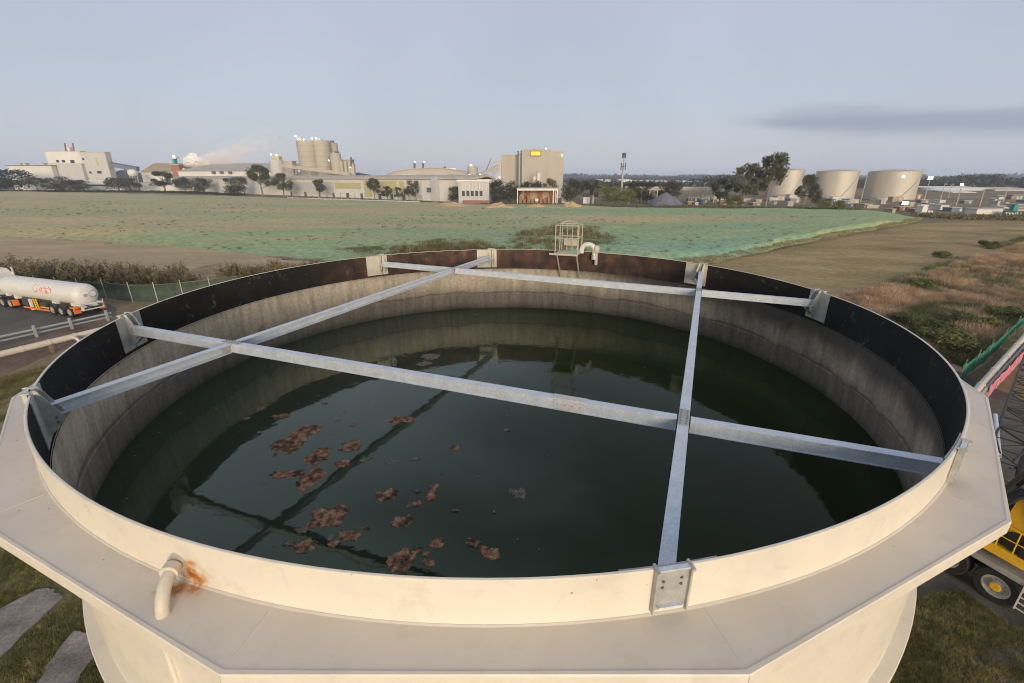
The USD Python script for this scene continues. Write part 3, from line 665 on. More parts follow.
# low hills
def hill(px, ytop, wpx, Y, label, seed):
    c = ay(px, ytop, Y); H = c[2]; W = wpx * Y / FPX
    def fn(u, v):
        x = (u - 0.5) * 2; y = (v - 0.5) * 2
        h = np.clip(1 - np.sqrt(x * x + y * y), 0, 1) ** 0.8
        p = np.stack([c[0] + x * W, c[1] + y * W * 0.6, H * h * (0.9 + 0.3 * meshkit.fbm(np.c_[x * 6, y * 6, x * 0 + seed], 4, seed)) - 0.1], 1)
        return p
    struct('hill', grid(fn, 60, 40), 'hill_look', label, True, 'hill')
hill(122, 171, 60, 1100, 'low dark hill behind the conveyor of the white factory', 1)
hill(358, 173, 40, 1100, 'low dark hill right of the silos', 2)

# ------------------------------------------------------------------ foliage
def leaf_mat(name, dark, light, rnd=0.25, transl=0.2):
    pm(name, [(0.3, dark), (0.7, light)], 0.7, detail=4, fine=0.25, fscale=6, rough=(0.6, 0.85), spec=0.2, rnd=rnd, transl=transl)
leaf_mat('gum_leaves', (0.055, 0.060, 0.032), (0.125, 0.12, 0.065))
leaf_mat('dark_leaves', (0.042, 0.045, 0.026), (0.085, 0.082, 0.046))
leaf_mat('green_leaves', (0.10, 0.11, 0.036), (0.21, 0.21, 0.08), 0.3, 0.4)
leaf_mat('olive_leaves', (0.14, 0.115, 0.05), (0.32, 0.25, 0.13), 0.4, 0.35)
leaf_mat('dry_leaves', (0.42, 0.27, 0.155), (0.70, 0.50, 0.33), 0.3, 0.45)
leaf_mat('bank_leaves', (0.26, 0.23, 0.11), (0.46, 0.40, 0.22), 0.3, 0.4)
leaf_mat('weed_leaves', (0.10, 0.11, 0.050), (0.24, 0.23, 0.11), 0.3, 0.35)
leaf_mat('grass_blades', (0.14, 0.135, 0.042), (0.40, 0.33, 0.14), 0.4, 0.45)
pm('bark', [(0.3, (0.11, 0.09, 0.07)), (0.7, (0.30, 0.26, 0.21))], 2.0, rough=(0.8, 0.95), spec=0.15)

def leaf_cloud(rng, clumps, size, per):
    """leaf-sized faces through the volume of several clumps (centre, radii)"""
    V, F, n = [], [], 0
    for (c, r), k in zip(clumps, per):
        d = rng.normal(size=(k, 3)); d /= np.linalg.norm(d, axis=1, keepdims=True)
        rad = rng.uniform(0.35, 1.0, (k, 1)) ** 0.6
        p = np.asarray(c) + d * rad * np.asarray(r) * rng.uniform(0.75, 1.2, (k, 1))
        nrm = d + rng.normal(size=(k, 3)) * 0.7; nrm /= np.linalg.norm(nrm, axis=1, keepdims=True)
        a = np.cross(nrm, rng.normal(size=(k, 3))); a /= np.linalg.norm(a, axis=1, keepdims=True); b = np.cross(nrm, a)
        s = size * rng.uniform(0.55, 1.3, (k, 1))
        q = np.stack([p - a * s, p + b * s * 0.55, p + a * s, p - b * s * 0.55], 1).reshape(-1, 3)
        i = np.arange(k)[:, None] * 4 + n
        F.append(np.vstack([np.hstack([i, i + 1, i + 2]), np.hstack([i, i + 2, i + 3])])); V.append(q); n += 4 * k
    return np.vstack(V), np.vstack(F)

def make_tree(p, kind, seed, leaf, H=10.0, W=8.0):
    """H tall, W wide; trunk with limbs that end in the crown's clumps"""
    rng = np.random.default_rng(seed)
    tr = MB(); cl = []
    base = {'gum': 0.28, 'round': 0.12, 'tall': 0.24}[kind]
    lean = rng.normal(size=2) * 0.03 * H
    top = np.array([lean[0], lean[1], H * 0.80])
    r0 = H * 0.022
    tr.tube([[0, 0, -0.2], [lean[0] * 0.2, lean[1] * 0.2, H * 0.25], [lean[0] * 0.6, lean[1] * 0.6, H * 0.55], top], [r0 * 1.25, r0, r0 * 0.65, r0 * 0.25], 7)
    n = {'gum': 16, 'round': 15, 'tall': 12}[kind]
    for i in range(n):
        a = 2 * PI * i / n + rng.uniform(-0.5, 0.5); h = H * rng.uniform(base + 0.08, 0.9)
        t = (h / H - base) / (1 - base)
        prof = {'gum': 0.55 + 0.5 * math.sin(PI * min(t * 1.1, 1)), 'round': 0.35 + 0.75 * math.sin(PI * (0.15 + 0.75 * t)), 'tall': 0.5 + 0.4 * math.sin(PI * t)}[kind]
        R = W * 0.5 * prof * rng.uniform(0.45, 0.8)
        c = np.array([R * math.cos(a), R * math.sin(a), h])
        s0 = np.array([lean[0] * h / H * 0.6, lean[1] * h / H * 0.6, max(h * 0.62, H * base * 0.7)])
        tr.tube([s0, s0 * 0.45 + c * 0.55 + [0, 0, -0.03 * H], c], [r0 * 0.45, r0 * 0.3, r0 * 0.1], 5)
        q = {'gum': 0.155, 'round': 0.22, 'tall': 0.18}[kind] * rng.uniform(0.6, 1.4)
        cl.append((c, (W * q, W * q, H * q * {'gum': 0.78, 'round': 0.75, 'tall': 0.75}[kind])))
    cl.append((top + [0, 0, H * 0.08], (W * 0.2, W * 0.2, H * 0.12)))
    if kind == 'round':
        cl.append(((0, 0, H * 0.5), (W * 0.40, W * 0.40, H * 0.38)))
    per = [int({'gum': 190, 'round': 170, 'tall': 170}[kind] * rng.uniform(0.7, 1.2)) for _ in cl]
    if kind == 'round': per[-1] = 700
    obj('crown', leaf_cloud(rng, cl, H * 0.026, per), leaf, p, False)
    tr.build('trunk', 'bark', p)

protos = {}
def tree(px, yb, yt, wpx, kind, leaf, label, seed=0, name=None, group=None, Y=None):
    """a tree standing at ground level: base, top and width given as seen"""
    b = at(px, yb, 0.0) if Y is None else ay(px, 190, Y) * np.array([1, 1, 0])
    dep = np.linalg.norm(b[:2] - CAM[:2])
    top = ay(px, yt, b[1] - CAM[1])
    H = max(top[2], 1.0); W = wpx * dep / FPX * 0.98
    key = (kind, leaf, seed % 3)
    nm = name or {'gum': 'gum_tree', 'round': 'round_tree', 'tall': 'tall_tree'}[kind]
    sc = (W / 8.0, W / 8.0, H / 10.0)
    rz = (seed * 2.399 + px * 0.1) % (2 * PI)
    if key not in protos:
        t = thing(nm, label, 'tree', b, rz, group, sc); make_tree(t, kind, hash(kind) % 1 + len(protos) * 17 + 5, leaf); protos[key] = t
    else:
        t = dup(protos[key], b, rz, sc, label, group, nm)
    return t

TREES = [
    (13, 188.5, 169, 26, 'round', 'dark_leaves', 'bushy dark tree at the far left before the cream factory annexe'),
    (38, 188.5, 177, 14, 'gum', 'gum_leaves', 'small dark tree second from the left before the cream factory annexe'),
    (64, 189, 176, 22, 'round', 'dark_leaves', 'broad low dark tree below the grey factory wall'),
    (79, 189.5, 179.5, 14, 'round', 'dark_leaves', 'dark tree just right of the broad low one below the grey factory wall'),
    (119, 189.5, 177.5, 18, 'round', 'gum_leaves', 'low spreading tree under the conveyor of the white factory'),
    (134, 190, 178, 12, 'gum', 'gum_leaves', 'thin tree next to the white dome'),
    (165, 191, 171, 22, 'gum', 'gum_leaves', 'spreading gum tree in front of the tan roofed shed'),
    (185, 191.5, 177, 14, 'round', 'gum_leaves', 'gum tree below the steaming stack'),
    (203, 192, 178, 17, 'round', 'gum_leaves', 'gum tree right of the steaming stack before the long warehouse'),
    (237, 193.5, 176.5, 20, 'round', 'dark_leaves', 'dense dark tree before the left half of the long warehouse'),
    (262, 194.5, 164.5, 23, 'gum', 'gum_leaves', 'tall open gum tree in front of the small grey silo'),
    (283, 196, 173, 19, 'gum', 'gum_leaves', 'leafy gum tree right beside the tall open one at the small silo'),
    (320.5, 198, 179, 12, 'gum', 'dark_leaves', 'small upright tree before the warehouse wall below the big silos'),
    (375, 200, 178, 15, 'gum', 'gum_leaves', 'gum tree before the yellow wall panels'),
    (387.5, 200.5, 186, 12, 'gum', 'gum_leaves', 'small tree among the yellow wall panels'),
    (399, 201, 187, 10, 'gum', 'gum_leaves', 'smallest tree before the yellow wall panels'),
    (409, 201.5, 180, 11, 'tall', 'dark_leaves', 'upright dark tree left of the pair at the warehouse end'),
    (416, 201.5, 180.5, 10, 'tall', 'gum_leaves', 'upright tree right of the pair at the warehouse end'),
    (455, 202.5, 186, 13, 'round', 'dark_leaves', 'round dark bush tree at the gantry building'),
    (498, 203, 179, 20, 'round', 'dark_leaves', 'dark tree left of the brick shed'),
    (512, 203, 180, 16, 'round', 'dark_leaves', 'dark tree behind the left end of the brick shed'),
    (526, 202, 181, 16, 'round', 'dark_leaves', 'dark tree behind the middle of the brick shed'),
    (538, 202, 180, 14, 'round', 'dark_leaves', 'dark tree below the white tanks of the beige silo block'),
    (549, 202, 178, 18, 'gum', 'olive_leaves', 'olive tree behind the right end of the brick shed'),
    (497, 204, 188, 12, 'round', 'dark_leaves', 'low dark bush tree left of the brick shed'),
    (572, 203.5, 178, 21, 'round', 'dark_leaves', 'large dark tree right of the beige silo block'),
    (585, 203, 180, 12, 'tall', 'dark_leaves', 'narrow dark tree right of the large dark tree'),
    (594, 202, 179, 12, 'tall', 'dark_leaves', 'narrow tree left of the phone mast'),
    (612, 205.5, 186, 30, 'round', 'green_leaves', 'wide round green tree below the phone mast'),
    (628, 205, 190, 18, 'round', 'green_leaves', 'green bush tree at the end of the conveyor trestle'),
    (640, 203, 181, 30, 'round', 'dark_leaves', 'dark tree behind the conveyor trestle, left', ), (668, 203, 181, 26, 'round', 'dark_leaves', 'dark tree behind the conveyor trestle, right'),
    (719, 206, 178, 20, 'gum', 'dark_leaves', 'dark tree left of the tallest gum tree'),
    (742, 207.5, 163, 27, 'gum', 'gum_leaves', 'lower left trunk of the tallest gum trees by the storage tanks'),
    (765, 208, 152, 27, 'gum', 'gum_leaves', 'tallest gum tree, standing before the first storage tank'),
    (733, 207.5, 195, 18, 'round', 'green_leaves', 'low green bush left under the tallest gum tree'),
    (803, 208, 174, 18, 'gum', 'gum_leaves', 'open gum tree between the first and second storage tank'),
    (812, 207, 183, 11, 'round', 'dark_leaves', 'dark bush tree at the foot of the second storage tank'),
    (822, 210.5, 199, 12, 'round', 'green_leaves', 'round bush at the far edge of the field, left of two'),
    (838, 210.5, 201, 11, 'round', 'green_leaves', 'round bush at the far edge of the field, right of two'),
]
for i, t in enumerate(TREES):
    tree(*t, seed=i, Y=float(np.interp(t[0], [0, 135, 185, 240, 290], [455, 440, 415, 352, 318])) if t[0] < 290 else None)

# the line of low bushes at the foot of the factory, and the far wood: masses nobody could count
def leaf_bank(name, pts, h, size, k, mat, label, seed, spread=2.0):
    rng = np.random.default_rng(seed); pts = np.asarray(pts, float)
    s = np.r_[0, np.cumsum(np.linalg.norm(np.diff(pts, axis=0), axis=1))]
    t = rng.uniform(0, s[-1], k)
    c = np.stack([np.interp(t, s, pts[:, j]) for j in range(3)], 1)
    hh = h * (0.35 + 1.1 * meshkit.fbm(np.c_[t / (h * 3.0), t * 0, t * 0 + seed], 4, seed) ** 1.3)
    c[:, 2] += hh * rng.uniform(0, 1, k) ** 0.7; c[:, :2] += rng.normal(size=(k, 2)) * spread
    n = rng.normal(size=(k, 3)); n /= np.linalg.norm(n, axis=1, keepdims=True)
    a = np.cross(n, rng.normal(size=(k, 3))); a /= np.linalg.norm(a, axis=1, keepdims=True); b = np.cross(n, a)
    sz = size * rng.uniform(0.5, 1.3, (k, 1))
    q = np.stack([c - a * sz, c + b * sz * 0.6, c + a * sz, c - b * sz * 0.6], 1).reshape(-1, 3)
    i = np.arange(k)[:, None] * 4
    o = obj(name, (q, np.vstack([np.hstack([i, i + 1, i + 2]), np.hstack([i, i + 2, i + 3])])), mat, None, False)
    return tag(o, label, 'trees', None, 'stuff')
def gline(px):
    return [at(x, y, 0) for x, y in px]
leaf_bank('low_bushes', [ay(x, 190, Y) * [1, 1, 0] for x, Y in ((-60, 450), (0, 445), (60, 440), (120, 432), (180, 410), (240, 345))], 1.7, 0.7, 6000, 'dark_leaves', 'dark line of low bushes along the far left edge of the green field', 11, 2.5)
leaf_bank('low_bushes', gline([(480, 205), (520, 206), (600, 207), (700, 208), (760, 209), (860, 210)]), 1.0, 0.35, 4500, 'weed_leaves', 'dry weeds along the far middle edge of the green field', 12, 2.0)
leaf_bank('low_bushes', gline([(922, 216), (960, 219), (1000, 219.5), (1060, 219)]), 1.2, 0.35, 4000, 'olive_leaves', 'dark olive weeds behind the dirt track at the right', 13, 2.5)
def wood(y0, Y, h, k, label, seed, x0=560, x1=1100, mat='dark_leaves'):
    pts = [ay(x, 178, Y) * [1, 1, 0] for x in np.linspace(x0, x1, 30)]
    leaf_bank('far_wood', pts, h, Y * 0.0035, k, mat, label, seed, Y * 0.02)
wood(0, 2400, 26, 9000, 'farthest line of bluish dark wood on the horizon at the right', 21)
wood(0, 1500, 13, 6000, 'dark wood in front of the far sheds at the right', 22)
wood(0, 620, 13, 9000, 'dark row of trees behind the storage tanks at the right', 23, 700, 1100)
wood(0, 600, 8, 2600, 'dark wood behind the conveyor trestle', 24, 585, 720)
wood(0, 1600, 12, 3500, 'dark far wood behind the left factory', 25, -60, 420)
# ------------------------------------------------------------------ shrubs, scrub, weeds, grass
def make_shrub(p, seed, leaf, H=2.2, W=3.0, k=900, leafsize=0.11, stems=7, spiky=False):
    rng = np.random.default_rng(seed)
    cl = [((rng.uniform(-0.32, 0.32) * W, rng.uniform(-0.32, 0.32) * W, H * rng.uniform(0.3, 0.75)), (W * rng.uniform(0.13, 0.22), W * rng.uniform(0.13, 0.22), H * rng.uniform(0.2, 0.34))) for _ in range(9)]
    cl.append(((0, 0, H * 0.4), (W * 0.36, W * 0.36, H * 0.36)))
    if spiky:          # upright sprays of small leaves with gaps between them
        cl = []
        for _ in range(26):
            a, q = rng.uniform(0, 2 * PI), rng.uniform(0, 1) ** 0.6; hh = H * rng.uniform(0.45, 0.95) * (1.15 - 0.5 * q)
            for s in (0.25, 0.55, 0.85): cl.append(((math.cos(a) * W * 0.46 * q * (0.8 + 0.3 * s), math.sin(a) * W * 0.46 * q * (0.8 + 0.3 * s), hh * s), (W * 0.15 * (1.2 - s), W * 0.15 * (1.2 - s), hh * 0.24)))
    obj('foliage', leaf_cloud(rng, cl, leafsize, [max(k // len(cl), 4)] * len(cl)), leaf, p, False)
    m = MB()
    for i in range(stems):
        a = rng.uniform(0, 2 * PI); m.tube([[0, 0, -0.05], [math.cos(a) * W * 0.12, math.sin(a) * W * 0.12, H * 0.45], [math.cos(a) * W * 0.3, math.sin(a) * W * 0.3, H * rng.uniform(0.7, 0.95)]], [0.03, 0.02, 0.008], 4)
    m.build('stem', 'bark', p)

rng = np.random.default_rng(77)
shp = []; low_n = 0; low_started = False
HEDGE_G = 'olive brown shrubs in the long row beyond the tanker'
spot_n = {}
for i in range(46):
    u = i / 45; px = -60 + 372 * u; back = rng.uniform(0, 1)
    py = np.interp(px, [-60, 0, 100, 150, 200, 260, 310], [287, 284, 290, 289, 286, 280, 276]) - 9 * back * (1 - 0.3 * u)
    if 196 < px < 226: continue
    b = at(px, py, 0.0); sc = rng.uniform(1.0, 1.6) * np.interp(px, [-60, 120, 200, 230, 312], [1.15, 0.95, 0.85, 0.65, 0.55])
    low_n = low_n + 1 if low_started else 0; low_started = px >= 200
    w1 = 'tall' if sc > 1.4 else 'low'; rowpos = 'back' if back > 0.5 else 'front'
    seg = [-1, 14, 30, 46, 62, 80, 96, 115, 135, 160, 200]; spot = ['left of the truck cab', 'behind the truck cab', 'behind the tanker front', 'behind the tanker lettering', 'behind the tanker middle', 'behind the tanker wheels', 'behind the tanker rear', 'behind the first fence panel', 'behind the second fence panel', 'behind the third fence panel', 'behind the last fence panels'][min(int(np.searchsorted(seg, px)), 10)]
    kk = (w1, spot, rowpos); spot_n[kk] = spot_n.get(kk, 0) + 1; nth = ('', 'second ', 'third ', 'fourth ', 'fifth ', 'sixth ', 'seventh ', 'eighth ')[min(spot_n[kk] - 1, 7)]
    lab = f'{nth}{w1} olive brown shrub {spot}, {rowpos} of its row' if px < 200 else f"low olive shrub, {'first second third fourth fifth sixth seventh eighth ninth tenth eleventh twelfth thirteenth fourteenth fifteenth sixteenth seventeenth eighteenth'.split()[low_n]} from the left, behind the left far rim"
    g = HEDGE_G if px < 200 else 'low olive shrubs behind the left side of the tank rim'
    if len(shp) < 4:
        t = thing('shrub', lab, 'shrub', b, rng.uniform(0, 6), g, (sc * 1.2, sc * 1.2, sc)); make_shrub(t, 300 + i, 'olive_leaves', k=1700, leafsize=0.085, stems=16, spiky=True); shp.append(t)
    else:
        dup(shp[i % 4], b, rng.uniform(0, 6), (sc * 1.2, sc * 1.2, sc * rng.uniform(0.85, 1.15)), lab, g)
# green bushes in the scrub on the right
gb = None
for i, (px, py, s, lab) in enumerate([(925, 336, 1.0, 'green bush in the dry scrub closest to the tank rim'), (950, 352, 1.15, 'largest green bush beside the end of the green shade cloth fence'), (978, 330, 1.0, 'green bush in front of the middle of the green shade cloth fence'), (1003, 318, 0.9, 'green bush at the right edge in front of the green shade cloth fence'),
                                      (905, 322, 0.65, 'small green bush left of the others behind the tank rim'), (917, 287, 0.8, 'lone dark green bush in the middle of the dry scrub'), (944, 258, 0.8, 'dark low bush at the far edge of the dry scrub'), (990, 247, 0.9, 'dark bush at the far right edge of the dry scrub')]):
    b = at(px, py, 0.0)
    if gb is None:
        gb = thing('green_bush', lab, 'bush', b, 0.3 * i, None, (1.35 * s, 1.35 * s, 0.85 * s)); make_shrub(gb, 41, 'green_leaves', H=1.6, k=3200, leafsize=0.10)
    else:
        dup(gb, b, 1.3 * i, (1.35 * s, 1.35 * s, 0.85 * s), lab)

def tuft_mesh(seed, n=14, h=0.3, spread=0.12, w=0.012, lean=0.5):
    rng = np.random.default_rng(seed); V, F = [], []
    for i in range(n):
        a = rng.uniform(0, 2 * PI); b = np.array([rng.normal() * spread, rng.normal() * spread, -0.02]); hh = h * rng.uniform(0.5, 1.2)
        d = np.array([math.cos(a), math.sin(a), 0]); s = np.array([-d[1], d[0], 0]) * w
        t = b + d * hh * lean * rng.uniform(0.2, 1) + [0, 0, hh]; mmid = b * 0.5 + t * 0.5 + [0, 0, hh * 0.1]
        k = len(V); V += [b - s, b + s, mmid + s * 0.7, mmid - s * 0.7, t]; F += [[k, k + 1, k + 2], [k, k + 2, k + 3], [k + 3, k + 2, k + 4]]
    return np.array(V), np.array(F)
def scatter(name, protos_, pts, scales, rots, mat, label, cat):
    pi = UsdGeom.PointInstancer.Define(stage, numbered('/World', name))
    path = str(pi.GetPath())
    UsdGeom.Scope.Define(stage, path + '/kinds')
    rel = pi.CreatePrototypesRel()
    for i, ms in enumerate(protos_):
        q = usdkit.mesh(stage, f'{path}/kinds/tuft' + (f'_{i:03d}' if i else ''), ms, M(mat)); rel.AddTarget(q.GetPath())
    n = len(pts); rr = np.random.default_rng(n)
    pi.CreateProtoIndicesAttr(Vt.IntArray.FromNumpy(rr.integers(0, len(protos_), n).astype(np.int32)))
    pi.CreatePositionsAttr(Vt.Vec3fArray.FromNumpy(np.asarray(pts, np.float32)))
    pi.CreateScalesAttr(Vt.Vec3fArray.FromNumpy(np.repeat(np.asarray(scales, np.float32)[:, None], 3, 1)))
    pi.CreateOrientationsAttr(Vt.QuathArray([Gf.Quath(float(math.cos(a / 2)), 0, 0, float(math.sin(a / 2))) for a in rots]))
    return tag(pi.GetPrim(), label, cat, None, 'stuff')
def sample_px(n, poly, seed, z=0.0, thr=None, sc=0.2):
    """points spread evenly over the ground inside an outline"""
    import shapely
    c = np.array([at(x, y, z)[:2] for x, y in poly]); P = shapely.Polygon(c); rr = np.random.default_rng(seed)
    lo, hi = c.min(0), c.max(0); out = []
    while sum(map(len, out)) < n:
        q = rr.uniform(lo, hi, (n * 2, 2)); k = shapely.contains_xy(P, q[:, 0], q[:, 1]); q = q[k]
        if thr is not None:
            q = q[meshkit.fbm(np.c_[q * sc, np.zeros(len(q))], 4, seed) > thr + rr.normal(size=len(q)) * 0.05]
        out.append(q)
    q = np.vstack(out)[:n]
    return np.c_[q, np.full(n, z)]
tufts = [tuft_mesh(i, 12, 0.16, 0.07, 0.007, 0.7) for i in range(4)]
rr = np.random.default_rng(5)
P = np.vstack([sample_px(5200, [(-40, 560), (0, 542), (105, 612), (120, 720), (-60, 800)], 1, 0.03, 0.42, 0.8), sample_px(5200, [(870, 700), (905, 600), (960, 590), (1010, 625), (1060, 640), (1060, 720), (900, 760)], 2, 0.02, 0.42, 0.8), sample_px(3000, [(-40, 392), (0, 377), (45, 366), (5, 420), (-40, 440)], 3, 0.02, 0.4, 0.5)])
import shapely
P = P[~np.any([shapely.contains_xy(q, P[:, 0], P[:, 1]) for q in SLABS], axis=0) | (rr.uniform(size=len(P)) < 0.16)]
scatter('grass_tufts', tufts, P, rr.uniform(0.35, 0.85, len(P)), rr.uniform(0, 6.28, len(P)), 'grass_blades', 'short patchy grass around the foot of the tank', 'grass')
brush = [tuft_mesh(20 + i, 34, 0.75, 0.28, 0.016, 0.9) for i in range(4)]
P = sample_px(13000, [(800, 306), (860, 292), (905, 281), (960, 263), (1024, 244), (1120, 238), (1080, 290), (1024, 318), (965, 366), (940, 362)], 4, 0.0, 0.30, 0.12)
scatter('dry_scrub', brush, P, rr.uniform(0.6, 1.2, len(P)) * np.clip(2.6 * (meshkit.fbm(np.c_[P[:, :2] * 0.32, P[:, 2]], 4, 44) - 0.26), 0.25, 1.7), rr.uniform(0, 6.28, len(P)), 'dry_leaves', 'dry pinkish brown scrub covering the ground to the right of the tank', 'scrub')
P = sample_px(2200, [(892, 318), (925, 306), (985, 306), (1024, 300), (1024, 321), (966, 368), (940, 360)], 16, 0.0, 0.36, 0.3)
scatter('green_scrub', brush, P, rr.uniform(0.4, 0.9, len(P)), rr.uniform(0, 6.28, len(P)), 'green_leaves', 'thick green grass between the tank rim and the green shade cloth fence', 'grass')
P = sample_px(1200, [(850, 293), (905, 276), (960, 256), (1024, 237), (1120, 235), (1080, 300), (1024, 320), (965, 366), (930, 352)], 6, 0.0, 0.50, 0.09)
scatter('green_scrub', brush, P, rr.uniform(0.4, 1.0, len(P)), rr.uniform(0, 6.28, len(P)), 'green_leaves', 'green grass growing through the dry scrub at the right', 'grass')
weeds = [tuft_mesh(40 + i, 22, 0.26, 0.20, 0.02, 0.9) for i in range(4)]
P = sample_px(900, [(0, 236), (200, 250), (420, 258), (560, 258), (700, 252), (800, 238), (880, 216), (640, 210), (430, 206), (0, 198)], 7, 1.35, 0.52, 0.035)
P2 = sample_px(700, [(490, 250), (560, 230), (600, 232), (640, 246), (600, 256), (500, 258)], 8, 1.35, 0.40, 0.2)
P3 = sample_px(900, [(330, 250), (470, 236), (520, 240), (500, 250), (420, 256)], 9, 1.3, 0.45, 0.1)
P = np.vstack([P, P2, P3]); P[:, 2] -= 0.1
scatter('field_weeds', weeds, P, rr.uniform(0.4, 1.5, len(P)), rr.uniform(0, 6.28, len(P)), 'weed_leaves', 'scattered olive weeds growing through the seeded green field', 'weeds')
P = np.vstack([sample_px(420, [(505, 246), (520, 232), (560, 225), (600, 228), (612, 240), (600, 250), (540, 251)], 18, 1.3, 0.36, 0.3), sample_px(160, [(390, 252), (430, 244), (480, 243), (495, 248), (450, 252)], 19, 1.3, 0.38, 0.3)])
scatter('rim_scrub', brush, P, rr.uniform(0.5, 1.4, len(P)), rr.uniform(0, 6.28, len(P)), 'olive_leaves', 'dry olive scrub clump on the field just behind the caged platform', 'scrub')
P = sample_px(2500, [(640, 268), (715, 262.5), (800, 243), (920, 221), (922, 217), (800, 236), (715, 256), (640, 262)], 10, 0.5, 0.38, 0.3)
scatter('bank_grass', [tuft_mesh(60 + i, 20, 0.24, 0.25, 0.02, 0.9) for i in range(3)], P, rr.uniform(0.5, 1.3, len(P)), rr.uniform(0, 6.28, len(P)), 'bank_leaves', 'pale dry grass along the bank at the right edge of the field', 'grass')

# ------------------------------------------------------------------ floating sludge on the tank water
SL = [(55, 208, 20, 14), (18, 232, 16, 8), (103, 228, 50, 16), (142, 292, 92, 72), (205, 330, 66, 46), (125, 380, 88, 26), (185, 392, 76, 62), (290, 305, 66, 32), (190, 262, 60, 22), (268, 352, 45, 18), (330, 340, 34, 14), (400, 348, 30, 13), (458, 340, 30, 12), (418, 236, 78, 18),
      (385, 435, 58, 36), (508, 420, 28, 32), (500, 440, 34, 22), (465, 457, 30, 18), (444, 462, 16, 16), (440, 502, 40, 32), (412, 506, 34, 28), (225, 495, 88, 66), (268, 478, 40, 22), (283, 540, 62, 36), (245, 562, 30, 26), (238, 548, 18, 16), (170, 570, 58, 38), (128, 562, 34, 18), (160, 525, 50, 18), (425, 607, 70, 66), (465, 580, 30, 20), (515, 562, 40, 32), (495, 612, 34, 22), (490, 590, 24, 16),
      (612, 560, 38, 22), (660, 590, 48, 34), (640, 574, 26, 14), (735, 430, 38, 30), (714, 424, 18, 14), (563, 310, 28, 14), (702, 264, 22, 10), (565, 476, 20, 10), (530, 378, 10, 8), (330, 522, 26, 8), (466, 425, 16, 12), (500, 70, 52, 18), (486, 88, 44, 14), (662, 142, 60, 14), (120, 508, 18, 14), (90, 566, 22, 12), (668, 478, 10, 8), (626, 384, 12, 6), (222, 194, 24, 6), (258, 238, 16, 8), (298, 250, 20, 10)]
big = {3: 'largest brown sludge patch, farthest left among the floating clumps', 6: 'brown sludge clump just left of the dark reflected beam line', 21: 'dark brown sludge clump near the crossing of the two reflected beams', 29: 'reddish brown sludge clump nearest the front rim of the tank', 4: 'loose brown sludge patch between the largest one and the beam reflection',
       13: 'brown sludge strip lying across the upper end of the reflected beam', 14: 'brown sludge clump with a yellow leaf edge, right of the reflected beam', 37: 'grey brown sludge clump farthest right on the water', 45: 'pale brown sludge raft behind the long near beam'}
